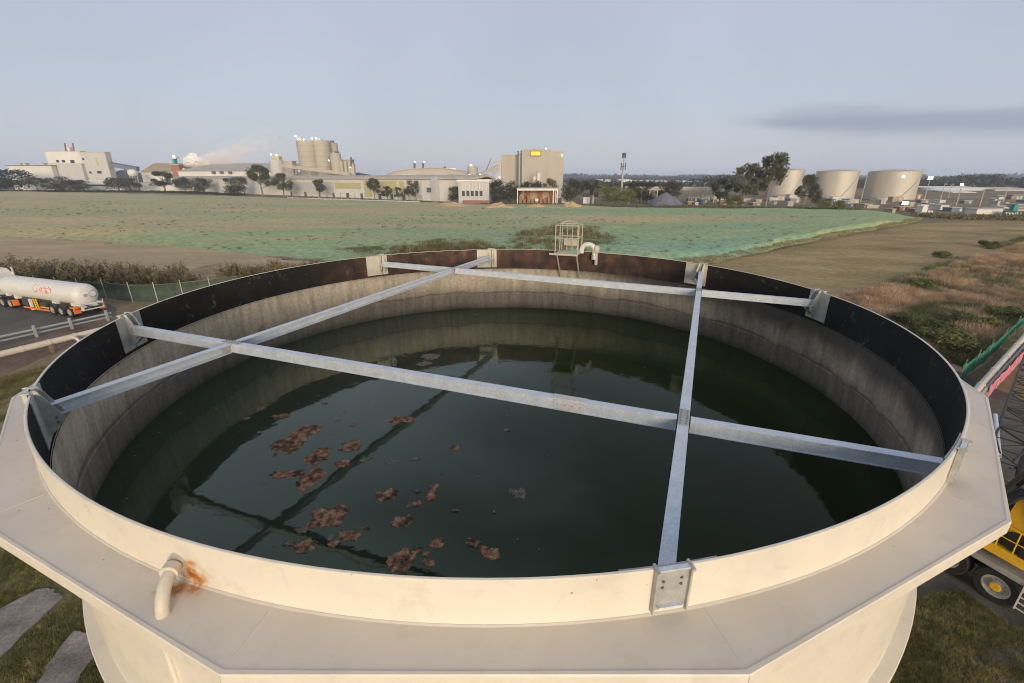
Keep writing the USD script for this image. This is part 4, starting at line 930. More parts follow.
for i, (x, y, w, h) in enumerate(SL):
    rs = np.random.default_rng(900 + i)
    c = at(240 + x / 2.628, 330 + y / 2.628, WZ); ex = at(240 + (x + w / 2) / 2.628, 330 + y / 2.628, WZ); ey = at(240 + x / 2.628, 330 + (y + h / 2) / 2.628, WZ)
    rx, ry = np.linalg.norm(ex - c), np.linalg.norm(ey - c)
    n = 72; a = np.linspace(0, 2 * PI, n, endpoint=False)
    nz = meshkit.fbm(np.c_[np.cos(a) * 2.4, np.sin(a) * 2.4, np.full(n, i * 3.1)], 5, i); nz = np.clip(0.02 + 1.9 * nz, 0.25, 1.6) * 0.95
    rings = [np.zeros((1, 3))]
    for q in (0.3, 0.55, 0.78, 0.93, 1.0, 1.02):
        p = np.stack([np.cos(a) * rx * nz * q, np.sin(a) * ry * nz * q, np.zeros(n)], 1)
        p[:, 2] = (0.004 + 0.035 * np.maximum(meshkit.fbm(np.c_[(p[:, :2] + c[:2]) * 9, np.zeros(n)], 4, 3) - 0.36, 0)) * (1 if q < 0.9 else 0.6 if q < 0.99 else 0.3 if q < 1.01 else -0.6)
        rings.append(p)
    rings[0][0, 2] = 0.012
    V = np.vstack(rings); F = [[0, 1 + j, 1 + (j + 1) % n] for j in range(n)]
    for r_ in range(5):
        o1, o2 = 1 + r_ * n, 1 + (r_ + 1) * n
        for j in range(n):
            k = (j + 1) % n; F += [[o1 + j, o2 + j, o2 + k], [o1 + j, o2 + k, o1 + k]]
    V[:, :2] *= 0.92
    fl, ff = [V], [np.array(F)]; kk_ = len(V)
    for q in range(int(np.clip(w * h / 130, 3, 26))):
        a0, rq = rs.uniform(0, 2 * PI), rs.uniform(0.55, 1.02); fr = rs.uniform(0.14, 0.34) * (0.6 if w > 60 else 1); nn = 13
        cx0 = np.interp(a0, a, nz) * 0.95 * rq; t = np.sort(rs.uniform(0, 2 * PI, nn)); rad = fr * rs.uniform(0.45, 1.15, nn)
        P_f = np.stack([rx * (cx0 * math.cos(a0) + rad * np.cos(t)), ry * (cx0 * math.sin(a0) + rad * np.sin(t)), np.full(nn, 0.003)], 1)
        fl.append(np.vstack([[rx * cx0 * math.cos(a0), ry * cx0 * math.sin(a0), rs.uniform(0.006, 0.018)], P_f])); ff.append(np.array([[kk_, kk_ + 1 + j, kk_ + 1 + (j + 1) % nn] for j in range(nn)])); kk_ += nn + 1
    V, F = np.vstack(fl), np.vstack(ff)
    gy = w < 24 or i in (10, 11, 12, 27, 28, 37, 38, 45, 46, 47, 40)
    o = obj('floating_sludge', (V, np.array(F)), 'sludge_grey' if gy else 'sludge', None, 60); place(o, c)
    near = min((j for j in big if j != i), key=lambda j: (SL[j][0] - x) ** 2 + (SL[j][1] - y) ** 2); dx, dy = x - SL[near][0], y - SL[near][1]
    where = ('left of' if dx < 0 else 'right of') if abs(dx) > abs(dy) else ('behind' if dy < 0 else 'in front of')
    ref = {3: 'the largest patch', 6: 'the clump just left of the beam reflection', 21: 'the dark clump at the crossed reflections', 29: 'the reddish clump nearest the front rim', 4: 'the loose patch beside the beam reflection', 13: 'the strip across the upper reflection', 14: 'the yellow edged clump', 37: 'the clump farthest right', 45: 'the pale raft behind the near beam'}[near]
    if i in big: tag(o, big[i], 'sludge')
    lab = f"{'tiny' if w < 17 else 'small' if w < 26 else 'middling' if w < 45 else 'broad'} {'grey' if gy else 'reddish'} brown sludge {where} {ref}"; spot_n[lab] = spot_n.get(lab, 0) + 1
    if i not in big: tag(o, ('', 'another ', 'third ')[spot_n[lab] - 1] + lab, 'sludge', 'clumps of sludge floating on the tank water')

rs = np.random.default_rng(66); V, F = [], []
for i in range(170):
    r_, a = 7.2 * math.sqrt(rs.uniform()), rs.uniform(0, 2 * PI); p = np.array([r_ * math.cos(a) - 1.0 * rs.uniform(), r_ * math.sin(a), WZ + 0.004])
    if np.linalg.norm(p[:2]) > 7.25 or (p[0] > 1.5 and rs.uniform() < 0.75): continue
    s = rs.uniform(0.012, 0.035); b = rs.uniform(0, 6.28, 1) + np.linspace(0, 2 * PI, 6)[:-1]; k = len(V)
    V += [p + [s * math.cos(t) * rs.uniform(0.5, 1.2), s * math.sin(t) * rs.uniform(0.5, 1.2), 0] for t in b]; F += [[k, k + 1, k + 2], [k, k + 2, k + 3], [k, k + 3, k + 4]]
o = obj('floating_specks', (np.array(V), np.array(F)), 'sludge_grey', None, False); tag(o, 'fine pale specks scattered over the tank water', 'specks', None, 'stuff')

# ------------------------------------------------------------------ platform cage and pipes on the far rim
pm('cream_steel', two((0.40, 0.365, 0.285), 0.9, 1.1), 4, rough=(0.45, 0.6), fine=0.1)
pm('dark_hole', two((0.03, 0.025, 0.02)), 4)
zc = np.array([0, 0, 1.0])
aC = math.atan2(*(on_rim(571, 250, RI, True)[[1, 0]])); rC = np.array([math.cos(aC), math.sin(aC), 0]); tC = np.array([-rC[1], rC[0], 0])
cg = thing('access_platform', 'cream caged access platform on the far rim of the tank, with slanted struts', 'platform', rC * (RI - 0.10) + zc * (HR + 0.02))
W2, DP, HC = 0.40, 0.75, 0.95
def cgp(s, d, z): return tC * s * W2 - rC * d + zc * z
m = MB(); m.add([cgp(-1, 0, 0), cgp(1, 0, 0), cgp(1, DP, 0), cgp(-1, DP, 0), cgp(-1, 0, -0.05), cgp(1, 0, -0.05), cgp(1, DP, -0.05), cgp(-1, DP, -0.05)], [[0, 1, 2, 3], [7, 6, 5, 4], [0, 4, 5, 1], [1, 5, 6, 2], [2, 6, 7, 3], [3, 7, 4, 0]]); m.build('floor_plate', 'cream_steel', cg)
R_ = 0.019
for s in (-1, 1):
    for d in (0.02, DP - 0.02):
        m = MB(); m.tube([cgp(s, d, 0), cgp(s, d, HC if s < 0 or d > 0.5 else HC)], R_, 8); m.build('post', 'cream_steel', cg)
for z in (HC, HC * 0.55):
    for p_, q_ in (((-1, 0.02), (1, 0.02)), ((-1, DP - 0.02), (1, DP - 0.02)), ((-1, 0.02), (-1, DP - 0.02)), ((1, 0.02), (1, DP - 0.02))):
        if z < HC and p_[0] == 1 and q_[0] == 1: pass
        m = MB(); m.tube([cgp(*p_, z), cgp(*q_, z)], R_ * 0.9, 8); m.build('rail', 'cream_steel', cg)
for s in np.linspace(-0.6, 0.8, 4):
    m = MB(); m.tube([cgp(s, 0.02, 0.02), cgp(s, 0.02, HC)], 0.014, 6); m.build('bar', 'cream_steel', cg)
m = MB(); m.tube([cgp(1, 0.02, HC), cgp(0.5, -0.12, HC + 0.08), cgp(-0.2, -0.12, HC + 0.08), cgp(-0.6, 0.02, HC)], 0.018, 6); m.build('rail', 'cream_steel', cg)
m = MB(); m.box(rC * -0.02 + zc * 0.30, (W2 * 1.2, 0.012, 0.22), np.stack([tC, rC, zc], 1)); m.build('back_plate', 'cream_steel', cg)
for s in (-0.9, 0.85):
    m = MB(); m.tube([cgp(s, DP - 0.05, -0.04), cgp(s, 0.10, -0.78), cgp(s, -0.02, -1.0)], 0.026, 8); m.build('strut', 'cream_steel', cg)
    m = MB(); m.box(cgp(s, -0.05, -0.98), (0.16, 0.04, 0.24), np.stack([tC, rC, zc], 1)); m.build('foot_plate', 'cream_steel', cg)
m = MB(); m.bar(cgp(-1.0, DP + 0.02, -0.03), cgp(1.5, DP + 0.02, -0.03), 0.03, 0.07); m.build('toe_board', 'cream_steel', cg)
aP = math.atan2(*(on_rim(589, 250, RI, True)[[1, 0]])); rP = np.array([math.cos(aP), math.sin(aP), 0]); tP = np.array([-rP[1], rP[0], 0])
g = thing('inlet_gooseneck', 'white gooseneck inlet pipe curving over the far rim beside the caged platform', 'pipe', rP * (RI - 0.02) + zc * HR)
arc = [tP * 0.24 * math.cos(q) + zc * (0.06 + 0.22 * math.sin(q)) - rP * 0.1 for q in np.linspace(0, PI, 14)]
m = MB(); m.tube([arc[0] - zc * 0.10] + arc + [arc[-1] - zc * 0.22], 0.085, 14); m.build('bent_pipe', 'white_paint', g)
m = MB(); m.cyl(arc[-1] - zc * 0.14, arc[-1] - zc * 0.30, 0.11, 0.12, 16); m.build('outlet_flange', 'galvanised_dull', g)
m = MB(); m.cyl(arc[-1] - zc * 0.295, arc[-1] - zc * 0.305, 0.08, 0.08, 12); m.build('outlet_mouth', 'dark_hole', g)
aP = math.atan2(*(on_rim(597.5, 252, RI, True)[[1, 0]])); rP = np.array([math.cos(aP), math.sin(aP), 0])
g = thing('capped_pipe', 'short cream upright pipe with a pale round cap on the far rim', 'pipe', rP * (RI - 0.14) + zc * (HR - 0.42))
m = MB(); m.cyl((0, 0, 0), (0, 0, 0.48), 0.06, 0.06, 12); m.build('upright_pipe', 'cream_steel', g)
m = MB(); m.lathe([(0.07, 0.44), (0.10, 0.46), (0.105, 0.60), (0.08, 0.66), (0.0, 0.68)], 14); m.build('pipe_cap', 'pale_bracket', g)

# ------------------------------------------------------------------ far plant and town
pm('cream_wall', two((0.57, 0.55, 0.51), 0.93, 1.05), 0.15, fine=0.06, fscale=0.8, stretch=(1, 1, 0.3), rough=(0.6, 0.8))
pm('grey_wall', two((0.44, 0.43, 0.415), 0.93, 1.05), 0.15, fine=0.06, fscale=0.8, stretch=(1, 1, 0.3), rough=(0.6, 0.8))
pm('yellow_panel', two((0.426, 0.385, 0.221), 0.95, 1.05), 0.3, fine=0.05)
pm('pale_roof', two((0.41, 0.369, 0.32), 0.92, 1.06), 0.12, fine=0.06, rough=(0.5, 0.7))
pm('dark_roof', two((0.22, 0.19, 0.16)), 0.2, fine=0.1)
pm('tan_roof', two((0.36, 0.28, 0.18)), 0.2, fine=0.1)
pm('silo_concrete', [(0.3, (0.355, 0.32, 0.265)), (0.7, (0.40, 0.36, 0.30))], 0.12, stretch=(1, 1, 0.5), fine=0.05, fscale=1.5, rough=(0.75, 0.9))
pm('beige_silo', [(0.3, (0.365, 0.32, 0.275)), (0.7, (0.415, 0.365, 0.315))], 0.2, stretch=(1, 1, 0.2), fine=0.05, fscale=1.2, rough=(0.7, 0.85))
pm('dark_steel', two((0.10, 0.105, 0.115)), 0.5, rough=(0.5, 0.7))
pm('blue_steel', two((0.13, 0.16, 0.20)), 0.5, rough=(0.5, 0.7))
pm('window_glass', two((0.04, 0.045, 0.05)), 1, rough=(0.1, 0.2), spec=0.5)
pm('red_steel', two((0.27, 0.12, 0.095)), 1, rough=(0.5, 0.7))
pm('teal_paint', two((0.03, 0.24, 0.22)), 1, rough=(0.4, 0.6))
pm('sign_yellow', two((0.80, 0.62, 0.04), 0.95, 1.05), 1, rough=(0.4, 0.5), fine=0.03)
pm('brick_red', [(0.3, (0.22, 0.10, 0.065)), (0.7, (0.36, 0.18, 0.115))], 1.2, fine=0.2, rough=(0.8, 0.95))
pm('stockpile_grey', [(0.3, (0.13, 0.13, 0.155)), (0.7, (0.20, 0.20, 0.235))], 0.3, detail=8, fine=0.2, rough=(0.8, 0.95), bump=0.5, bdist=0.2)
pm('tank_steel', [(0.3, (0.42, 0.385, 0.33)), (0.7, (0.49, 0.45, 0.39))], 0.15, stretch=(1, 1, 0.1), fine=0.05, fscale=1, rough=(0.55, 0.65), metal=0.25)
def lamp_mat(name, col, st):
    _defs[name] = lambda path: usdkit.material(stage, path, {'e': ('emission', {'color': col, 'strength': st})}, [], surface='e.emission')
lamp_mat('lamp_white', (1.0, 0.95, 0.85), 3.0)
lamp_mat('flood_white', (0.95, 1.0, 0.95), 60.0)
lamp_mat('lamp_yellow', (1.0, 0.80, 0.25), 5.0)

def px3(x, y, Y):
    return ay(x, y, Y)
def bldg(name, label, cat, x0, x1, yt, Y, depth, wall, roof='pale_roof', rh=0.5, over=0.6, group=None, windows=(), wmat='window_glass', z0=-0.2, slope=0.0):
    """a block whose front is seen between columns x0..x1 with its top at row yt, Y metres north of the camera; windows: (x0, y0, x1, y1) as seen"""
    A, B = px3(x0, yt, Y), px3(x1, yt, Y); zt = A[2]; w = B[0] - A[0]; cx_ = (A[0] + B[0]) / 2; cy = A[1] + depth / 2
    t = thing(name, label, cat, (cx_, cy, 0), 0, group)
    m = MB(); m.box((0, 0, (zt + z0) / 2), (w, depth, zt - z0)); m.build('wall', wall, t)
    m = MB()
    if slope:
        m.add([(-w / 2 - over, -depth / 2 - over, zt), (w / 2 + over, -depth / 2 - over, zt), (w / 2 + over, depth / 2 + over, zt + slope), (-w / 2 - over, depth / 2 + over, zt + slope), (-w / 2 - over, -depth / 2 - over, zt + rh), (w / 2 + over, -depth / 2 - over, zt + rh), (w / 2 + over, depth / 2 + over, zt + slope + rh), (-w / 2 - over, depth / 2 + over, zt + slope + rh)],
              [[3, 2, 1, 0], [4, 5, 6, 7], [0, 1, 5, 4], [1, 2, 6, 5], [2, 3, 7, 6], [3, 0, 4, 7]])
    else:
        m.box((0, 0, zt + rh / 2 + 0.01), (w + 2 * over, depth + 2 * over, rh))
    m.build('roof', roof, t)
    for wx0, wy0, wx1, wy1 in windows:
        a, b = px3(wx0, wy0, Y), px3(wx1, wy1, Y); yy = -depth / 2
        m = MB(); m.box(((a[0] + b[0]) / 2 - cx_, yy - 0.06, (a[2] + b[2]) / 2), (abs(b[0] - a[0]), 0.24, abs(a[2] - b[2]))); wn = m.build('window', wmat, t)
        m = MB(); m.box(((a[0] + b[0]) / 2 - cx_, yy - 0.12, min(a[2], b[2]) - 0.15), (abs(b[0] - a[0]) + 0.5, 0.4, 0.3)); m.build('sill', 'grey_wall', wn)
    return t
def boxpart(t, name, x0, y0, x1, y1, Y, d, mat, label=None, off=0.0):
    """a flat block on a front at Y, as seen between the two corners; child of t"""
    o = np.array(UsdGeom.Xformable(t).GetLocalTransformation().ExtractTranslation())
    a, b = px3(x0, y0, Y), px3(x1, y1, Y)
    m = MB(); m.box(((a[0] + b[0]) / 2 - o[0], a[1] - o[1] + d / 2 - off, (a[2] + b[2]) / 2 - o[2]), (abs(b[0] - a[0]), d, abs(a[2] - b[2])))
    return m.build(name, mat, t, label=label)
def lamp(t, x, y, Y, r, mat='lamp_white'):
    o = np.array(UsdGeom.Xformable(t).GetLocalTransformation().ExtractTranslation())
    s = trimesh.creation.icosphere(1, r); m = MB(); m.add(s.vertices + px3(x, y, Y) - o, s.faces); return m.build('lamp', mat, t)
def gbar(t, name, p, q, w, h, mat):
    o = np.array(UsdGeom.Xformable(t).GetLocalTransformation().ExtractTranslation())
    m = MB(); m.bar(np.asarray(p) - o, np.asarray(q) - o, w, h); return m.build(name, mat, t)

# left plant
t = bldg('factory_tower', 'tall cream factory block with two thin stacks on its roof at the far left', 'building', 44.5, 80, 151.5, 505, 7, 'cream_wall', windows=[(56, 160, 59.5, 162.4), (61.5, 160, 65.5, 162.4), (70, 160, 75, 163)], over=0.3)
for x in (66, 74):
    gbar(t, 'stack', px3(x, 151, 515), px3(x - 1.5, 143, 515), 0.9, 0.9, 'red_steel')
boxpart(t, 'roof_house', 67, 147, 70, 151.5, 512, 4, 'white_paint')
t = bldg('factory_block', 'windowed factory block, painted grey for shade, with a yellow patch right of the tall cream block', 'building', 79, 104.5, 152.5, 500, 7, 'grey_wall', over=0.3, windows=[(89, 171.5, 92, 173.5), (97, 171, 102, 173.5), (82, 158, 84.5, 160)])  # grey wall colour carries the shade on this side
boxpart(t, 'yellow_cladding', 94.5, 157, 99, 166, 500, 0.2, 'yellow_panel', off=0.2)
bldg('factory_wing', 'lower factory wing, painted grey for shade, in front of the tall cream block', 'building', 51, 81, 164, 496, 6, 'grey_wall', over=0.2)  # front coloured grey to give the shaded face
t = bldg('factory_annexe', 'cream factory annexe with dark roof edge at the far left', 'building', 7, 51, 166, 490, 5, 'cream_wall', 'dark_roof', 0.9)
for x in (17, 22, 40): boxpart(t, 'roof_vent', x, 163, x + 4, 165.2, 495, 4, 'pale_roof')
t = bldg('low_annexe', 'long low white annexe along the foot of the grey factory block', 'building', 81, 119, 181.5, 480, 5, 'cream_wall', 'white_paint', 1.2, windows=[(86, 184.5, 110, 186)])
c = thing('conveyor_gallery', 'dark blue covered conveyor sloping down from the grey factory block', 'conveyor', px3(120, 166, 505) * [1, 1, 0])
gbar(c, 'gallery', px3(103, 163, 505), px3(138, 169.3, 505), 4, 4.2, 'blue_steel'); gbar(c, 'gallery_roof', px3(103, 161, 505), px3(138, 167.2, 505), 4.6, 0.5, 'dark_steel')
for x in (112, 124, 134): gbar(c, 'trestle_leg', px3(x, 166.5, 505), px3(x, 166.5, 505) * [1, 1, 0], 0.8, 0.8, 'dark_steel')
d = thing('white_dome', 'small white ball shaped vessel below the end of the dark conveyor', 'vessel', px3(134.5, 180, 478) * [1, 1, 0])
H_ = px3(134.5, 173, 478)[2]
m = MB(); s_ = trimesh.creation.icosphere(3, 4.2); m.add(s_.vertices * [1, 1, 0.85] + [0, 0, H_], s_.faces); m.build('shell', 'white_paint', d)
for a in np.linspace(0.4, 2 * PI + 0.4, 4, endpoint=False): m = MB(); m.cyl((3.0 * math.cos(a), 3.0 * math.sin(a), -0.2), (3.0 * math.cos(a), 3.0 * math.sin(a), H_ - 1), 0.3, n=8); m.build('leg', 'grey_wall', d)
bldg('tan_roof_shed', 'long shed with a tan roof left of the steam plume', 'building', 141, 176, 172.5, 500, 22, 'cream_wall', 'tan_roof', 0.6, slope=9)
bldg('low_wing', 'low cream wing with a grey roof below the tan roofed shed', 'building', 139, 178, 183, 470, 20, 'cream_wall', 'pale_roof', 0.8)
t = bldg('mill_tower', 'small brown process tower with a green and white head beside the steam', 'tower', 170.5, 178.5, 165, 488, 7, 'brick_red', 'silo_concrete', 1.0)
boxpart(t, 'tower_head', 172, 158.5, 175.5, 165, 490, 4, 'teal_paint'); boxpart(t, 'head_cap', 171.5, 156.5, 176, 158.7, 489, 5, 'white_paint'); lamp(t, 173.5, 156.0, 488, 0.9)
gbar(t, 'steam_stack', px3(182.5, 178, 486), px3(184.5, 168.5, 486), 2.2, 2.2, 'white_paint')
t = bldg('roof_hall', 'large hall with a pale sloped roof and dark dormers behind the steam plume', 'building', 178, 292, 172, 470, 60, 'cream_wall', 'pale_roof', 0.8, slope=9, windows=[])
for x in (213, 221, 229.5): boxpart(t, 'dormer', x - 1.8, 171.2, x + 1.8, 173.8, 468, 3, 'dark_steel')
# the long warehouse stands at a slant
Lw, Rw = at(176, 191.2, 0), at(478, 202.6, 0); dw = unit((Rw - Lw) * [1, 1, 0]); nw = np.array([-dw[1], dw[0], 0]); Lg = np.linalg.norm((Rw - Lw)[:2])
HW = 11.5
wh = thing('long_warehouse', 'very long low cream warehouse with a pale eave and yellow wall panels', 'building', Lw * [1, 1, 0], math.atan2(dw[1], dw[0]))
m = MB(); m.box((Lg / 2, 6, HW / 2 - 0.1), (Lg, 12, HW + 0.2)); m.build('wall', 'cream_wall', wh)
m = MB(); m.add([(-1, -1.6, HW), (Lg + 1, -1.6, HW), (Lg + 1, 7, HW + 1.2), (-1, 7, HW + 1.2), (Lg + 1, 13, HW), (-1, 13, HW), (-1, -1.6, HW + 1.0), (Lg + 1, -1.6, HW + 1.0), (Lg + 1, 7, HW + 2.2), (-1, 7, HW + 2.2), (Lg + 1, 13, HW + 1.0), (-1, 13, HW + 1.0)],
              [[0, 1, 7, 6], [6, 7, 8, 9], [9, 8, 10, 11], [3, 2, 1, 0], [5, 4, 2, 3], [4, 5, 11, 10], [1, 2, 8, 7], [2, 4, 10, 8], [3, 0, 6, 9], [5, 3, 9, 11]]); m.build('roof', 'pale_roof', wh, 20)
def wpos(px):
    """distance along the warehouse front seen in this column"""
    d2 = _ray(px, 195); A = np.array([[d2[0], -dw[0]], [d2[1], -dw[1]]]); s = np.linalg.solve(A, (Lw - CAM)[:2]); return s[1]
for x0, x1, z0, z1, mat, nm in [(336, 362, 5.6, 9.3, 'yellow_panel', 'wall_panel'), (365, 372, 1.0, 10.6, 'yellow_panel', 'wall_panel'), (374, 398, 3.5, 10.2, 'yellow_panel', 'wall_panel'), (400, 405, 1.5, 10.2, 'yellow_panel', 'wall_panel'), (291, 335, 1.2, 9.6, 'grey_wall', 'wall_panel'), (428, 434, 0, 11, 'white_paint', 'wall_panel'), (435.5, 440, 0, 12.6, 'grey_wall', 'stair_tower'), (427.5, 433, 4.5, 7, 'blue_steel', 'wall_sign')]:
    a, b = wpos(x0), wpos(x1); m = MB(); m.box(((a + b) / 2, -0.12 - (0.15 if nm == 'wall_sign' else 0) - (1.5 if nm == 'stair_tower' else 0), (z0 + z1) / 2), (b - a, 0.3 if nm != 'stair_tower' else 3, z1 - z0)); m.build(nm, mat, wh)
rs = np.random.default_rng(3)
for x in list(range(292, 336, 7)) + [341, 348, 355, 362, 380, 392, 404, 421]:
    a = wpos(x); m = MB(); w_ = rs.uniform(1.2, 2.8); m.box((a, -0.22, 1.5), (w_, 0.5, 2.9)); dr = m.build('door', ('dark_steel', 'grey_wall')[x % 2], wh); m = MB(); m.box((a, -0.35, 3.15), (w_ + 0.7, 0.8, 0.3)); m.build('lintel', 'white_paint', dr)
bw = thing('boundary_wall', 'long low white boundary wall between the field and the warehouse', 'wall', (0, 0, 0))
A_, B_ = at(288, 199.3, 0), at(420, 203.6, 0)
for i in range(22):
    p, q = A_ + (B_ - A_) * i / 22, A_ + (B_ - A_) * (i + 0.97) / 22
    m = MB(); m.bar(p + zc * 0.5, q + zc * 0.5, 0.25, 1.1); m.build('wall_panel', 'white_paint' if i % 3 else 'cream_wall', bw)
    m = MB(); m.bar(p - zc * 0.1, p + zc * 1.7, 0.2, 0.2); m.build('post', 'grey_wall', bw)
# silos
def silo(name, label, x0, x1, yt, Y, mat, rings=5, lamps=(), head=None, group=None):
    A, B = px3(x0, yt, Y), px3(x1, yt, Y); r = (B[0] - A[0]) / 2; H = A[2]
    t = thing(name, label, 'silo', ((A[0] + B[0]) / 2, A[1] + r, 0), 0, group)
    m = MB(); m.lathe([(r, -0.2), (r, H - 0.4), (r - 0.3, H), (0, H + 0.4)], 36); m.build('shell', mat, t)
    for k in range(rings):
        z = H * (0.35 + 0.6 * (k + 0.5) / rings); m = MB(); m.lathe([(r, z - 0.18), (r + 0.14, z - 0.15), (r + 0.14, z + 0.15), (r, z + 0.18)], 36); m.build('ring_band', 'tan_roof' if mat == 'silo_concrete' and rings > 4 else mat, t)
    m = MB()
    for a in np.linspace(0, 2 * PI, 20, endpoint=False): m.cyl((r * 0.96 * math.cos(a), r * 0.96 * math.sin(a), H - 0.1), (r * 0.96 * math.cos(a), r * 0.96 * math.sin(a), H + 1.1), 0.06, n=4)
    m.lathe([(r * 0.96 - .05, H + 1.1), (r * 0.96 + .05, H + 1.1)], 36); m.build('roof_rail', 'grey_wall', t)
    if head:
        m = MB(); m.box((head[0] * r, 0, H + head[2] / 2), (head[1], head[1], head[2])); m.build('head_house', head[3], t)
    for x, y in lamps: lamp(t, x, y, Y - 1, 0.42 * Y / 330)
    return t
silo('concrete_silo', 'tallest concrete silo, leftmost of the big pair, with a bright lamp on top', 292.5, 311, 140.5, 430, 'silo_concrete', 6, [(295.5, 136), (303.5, 139.5)], (-0.6, 4, 3.0, 'white_paint'))
silo('concrete_silo', 'big concrete silo just right of the tallest one', 309, 325.5, 140, 434, 'silo_concrete', 6, [(312, 138.5), (316, 138)], (-0.2, 5, 1.6, 'white_paint'))
silo('concrete_silo', 'narrower concrete silo behind the right side of the big pair', 321, 334.5, 142.5, 450, 'silo_concrete', 3, [(322.5, 141)], (0.3, 3, 2, 'dark_steel'))
silo('concrete_silo', 'short slim silo with a lit lamp right of the big silos', 328, 338.5, 153, 424, 'silo_concrete', 3, [(328.8, 160.5)], (0.3, 3, 1.6, 'dark_steel'))
silo('small_silo', 'small grey silo with a cream cap at the left of the silo group', 266.5, 279.5, 160, 425, 'grey_wall', 2, [(271, 154.5), (276.5, 155)], (0.2, 6, 3, 'yellow_panel'))
for i, x in enumerate((338.5, 342.5, 346.5)):
    silo('storage_bin', ('left of the three slim brown storage bins right of the silos', 'middle of the three slim brown storage bins right of the silos', 'right of the three slim brown storage bins right of the silos')[i], x, x + 3.6, 160.5, 425, 'silo_concrete', 2)
bldg('bin_house', 'flat beige house on top of and behind the slim storage bins', 'building', 336, 351, 160, 436, 8, 'silo_concrete', over=0.8)
t = bldg('chimney_house', 'short beige tower at the right end of the storage bins', 'tower', 350, 353.5, 164, 425, 4, 'beige_silo', over=0.2)
gbar(t, 'chimney', px3(351, 166, 424), px3(351, 157, 424), 1.0, 1.0, 'dark_steel'); lamp(t, 350.2, 167.5, 423, 0.4)
c = thing('inclined_conveyor', 'long beige conveyor running down across the foot of the silos', 'conveyor', px3(312, 175, 412) * [1, 1, 0])
gbar(c, 'gallery', px3(279, 165.5, 412), px3(350, 174.5, 412), 3, 2.0, 'silo_concrete'); gbar(c, 'gallery_roof', px3(279, 164, 412), px3(350, 173, 412), 3.4, 0.4, 'pale_roof')
for x in (285, 296, 310, 326, 342): gbar(c, 'trestle_leg', px3(x, 165.5 + (x - 279) * 0.127, 412), px3(x, 190, 412) * [1, 1, 0], 0.6, 0.6, 'silo_concrete')
bldg('silo_base_hall', 'low pale hall at the foot of the big silos', 'building', 283, 352, 176.5, 405, 20, 'silo_concrete', 'pale_roof', 0.5, windows=[(300 + 8 * k, 176.9, 304 + 8 * k, 178.6) for k in range(6)])
bldg('transfer_house', 'small grey transfer house between the small silo and the big silos', 'building', 281, 292, 161.5, 432, 8, 'silo_concrete', over=0.5)
# barrel roofed hall
A_, B_ = px3(379, 179, 340), px3(474, 179, 340)
h = thing('barrel_roof_hall', 'wide hall with a curved grey roof and two dark stacks behind the warehouse', 'building', ((A_[0] + B_[0]) / 2, A_[1] + 25, 0)); w_ = (B_[0] - A_[0]) / 2
zz_ = [px3(x, y, 340)[2] for x, y in ((379, 180), (384, 176), (394, 171.5), (410, 169), (428, 168), (445, 168.5), (458, 170), (467, 173), (473, 178))]
xs_ = [px3(x, 175, 340)[0] - (A_[0] + B_[0]) / 2 for x in (379, 384, 394, 410, 428, 445, 458, 467, 473)]
m = MB(); ol = [(xs_[0], -0.2)] + list(zip(xs_, zz_)) + [(xs_[-1], -0.2)]; Rb = np.array([[1, 0, 0], [0, 0, -1], [0, 1, 0]], float); m.prism(np.array(ol)[::-1] if False else np.array(ol), -25, 25, Rb); m.build('wall', 'pale_roof', h)
for i in range(len(xs_) - 1):
    m = MB(); m.bar((0, 0, 0), (0, 0.001, 0), 0.001, 0.001) if False else None
    p, q = np.array([xs_[i], -26, zz_[i] + 0.25]), np.array([xs_[i + 1], -26, zz_[i + 1] + 0.25]); m = MB()
    m.add([p, q, q + [0, 52, 0], p + [0, 52, 0], p - [0, 0, .5], q - [0, 0, .5], q + [0, 52, -.5], p + [0, 52, -.5]], [[0, 1, 2, 3], [7, 6, 5, 4], [4, 5, 1, 0], [6, 7, 3, 2], [5, 6, 2, 1], [7, 4, 0, 3]]); m.build('roof_panel', 'pale_roof', h)
for x in (414.5, 423): gbar(h, 'stack', px3(x, 170, 345), px3(x, 163, 345), 1.3, 1.3, 'dark_steel'); lamp(h, x + 0.6, 161.8, 345, 0.45)
boxpart(h, 'roof_unit', 447, 168.2, 456, 170, 345, 4, 'white_paint'); boxpart(h, 'roof_fan', 443.5, 166.5, 445.5, 169, 345, 2, 'dark_steel')
for x in (403, 408, 412): boxpart(h, 'roof_unit', x, 174.5, x + 3.2, 177.3, 336, 3, 'white_paint')
# gantry building and tower
t = bldg('gantry_building', 'pale two storey gantry building with open bays above the red containers', 'building', 458, 489, 181.5, 236, 7, 'grey_wall', 'white_paint', 0.8, windows=[(462 + 4.4 * k, 191, 465 + 4.4 * k, 196) for k in range(5)])
for k in range(8): boxpart(t, 'column', 462 + 3.4 * k, 183, 462.8 + 3.4 * k, 190, 236, 0.5, 'white_paint', off=0.6)
silo('round_tower', 'round brown silo tower with lamps behind the gantry building', 467, 477.5, 167, 275, 'silo_concrete', 3, [(469.2, 175), (480, 174.5), (470.6, 165)], (-0.2, 2, 1.2, 'white_paint'))
c = thing('feed_conveyor', 'inclined conveyor rising to the beige silo block', 'conveyor', px3(490, 180, 290) * [1, 1, 0])
gbar(c, 'gallery', px3(476, 177, 290), px3(499, 165.5, 295), 2.2, 1.6, 'silo_concrete'); gbar(c, 'trestle_leg', px3(486, 172, 292), px3(486, 190, 292) * [1, 1, 0], 0.7, 0.7, 'silo_concrete'); gbar(c, 'trestle_leg', px3(493, 169, 292), px3(493, 190, 292) * [1, 1, 0], 0.7, 0.7, 'silo_concrete')
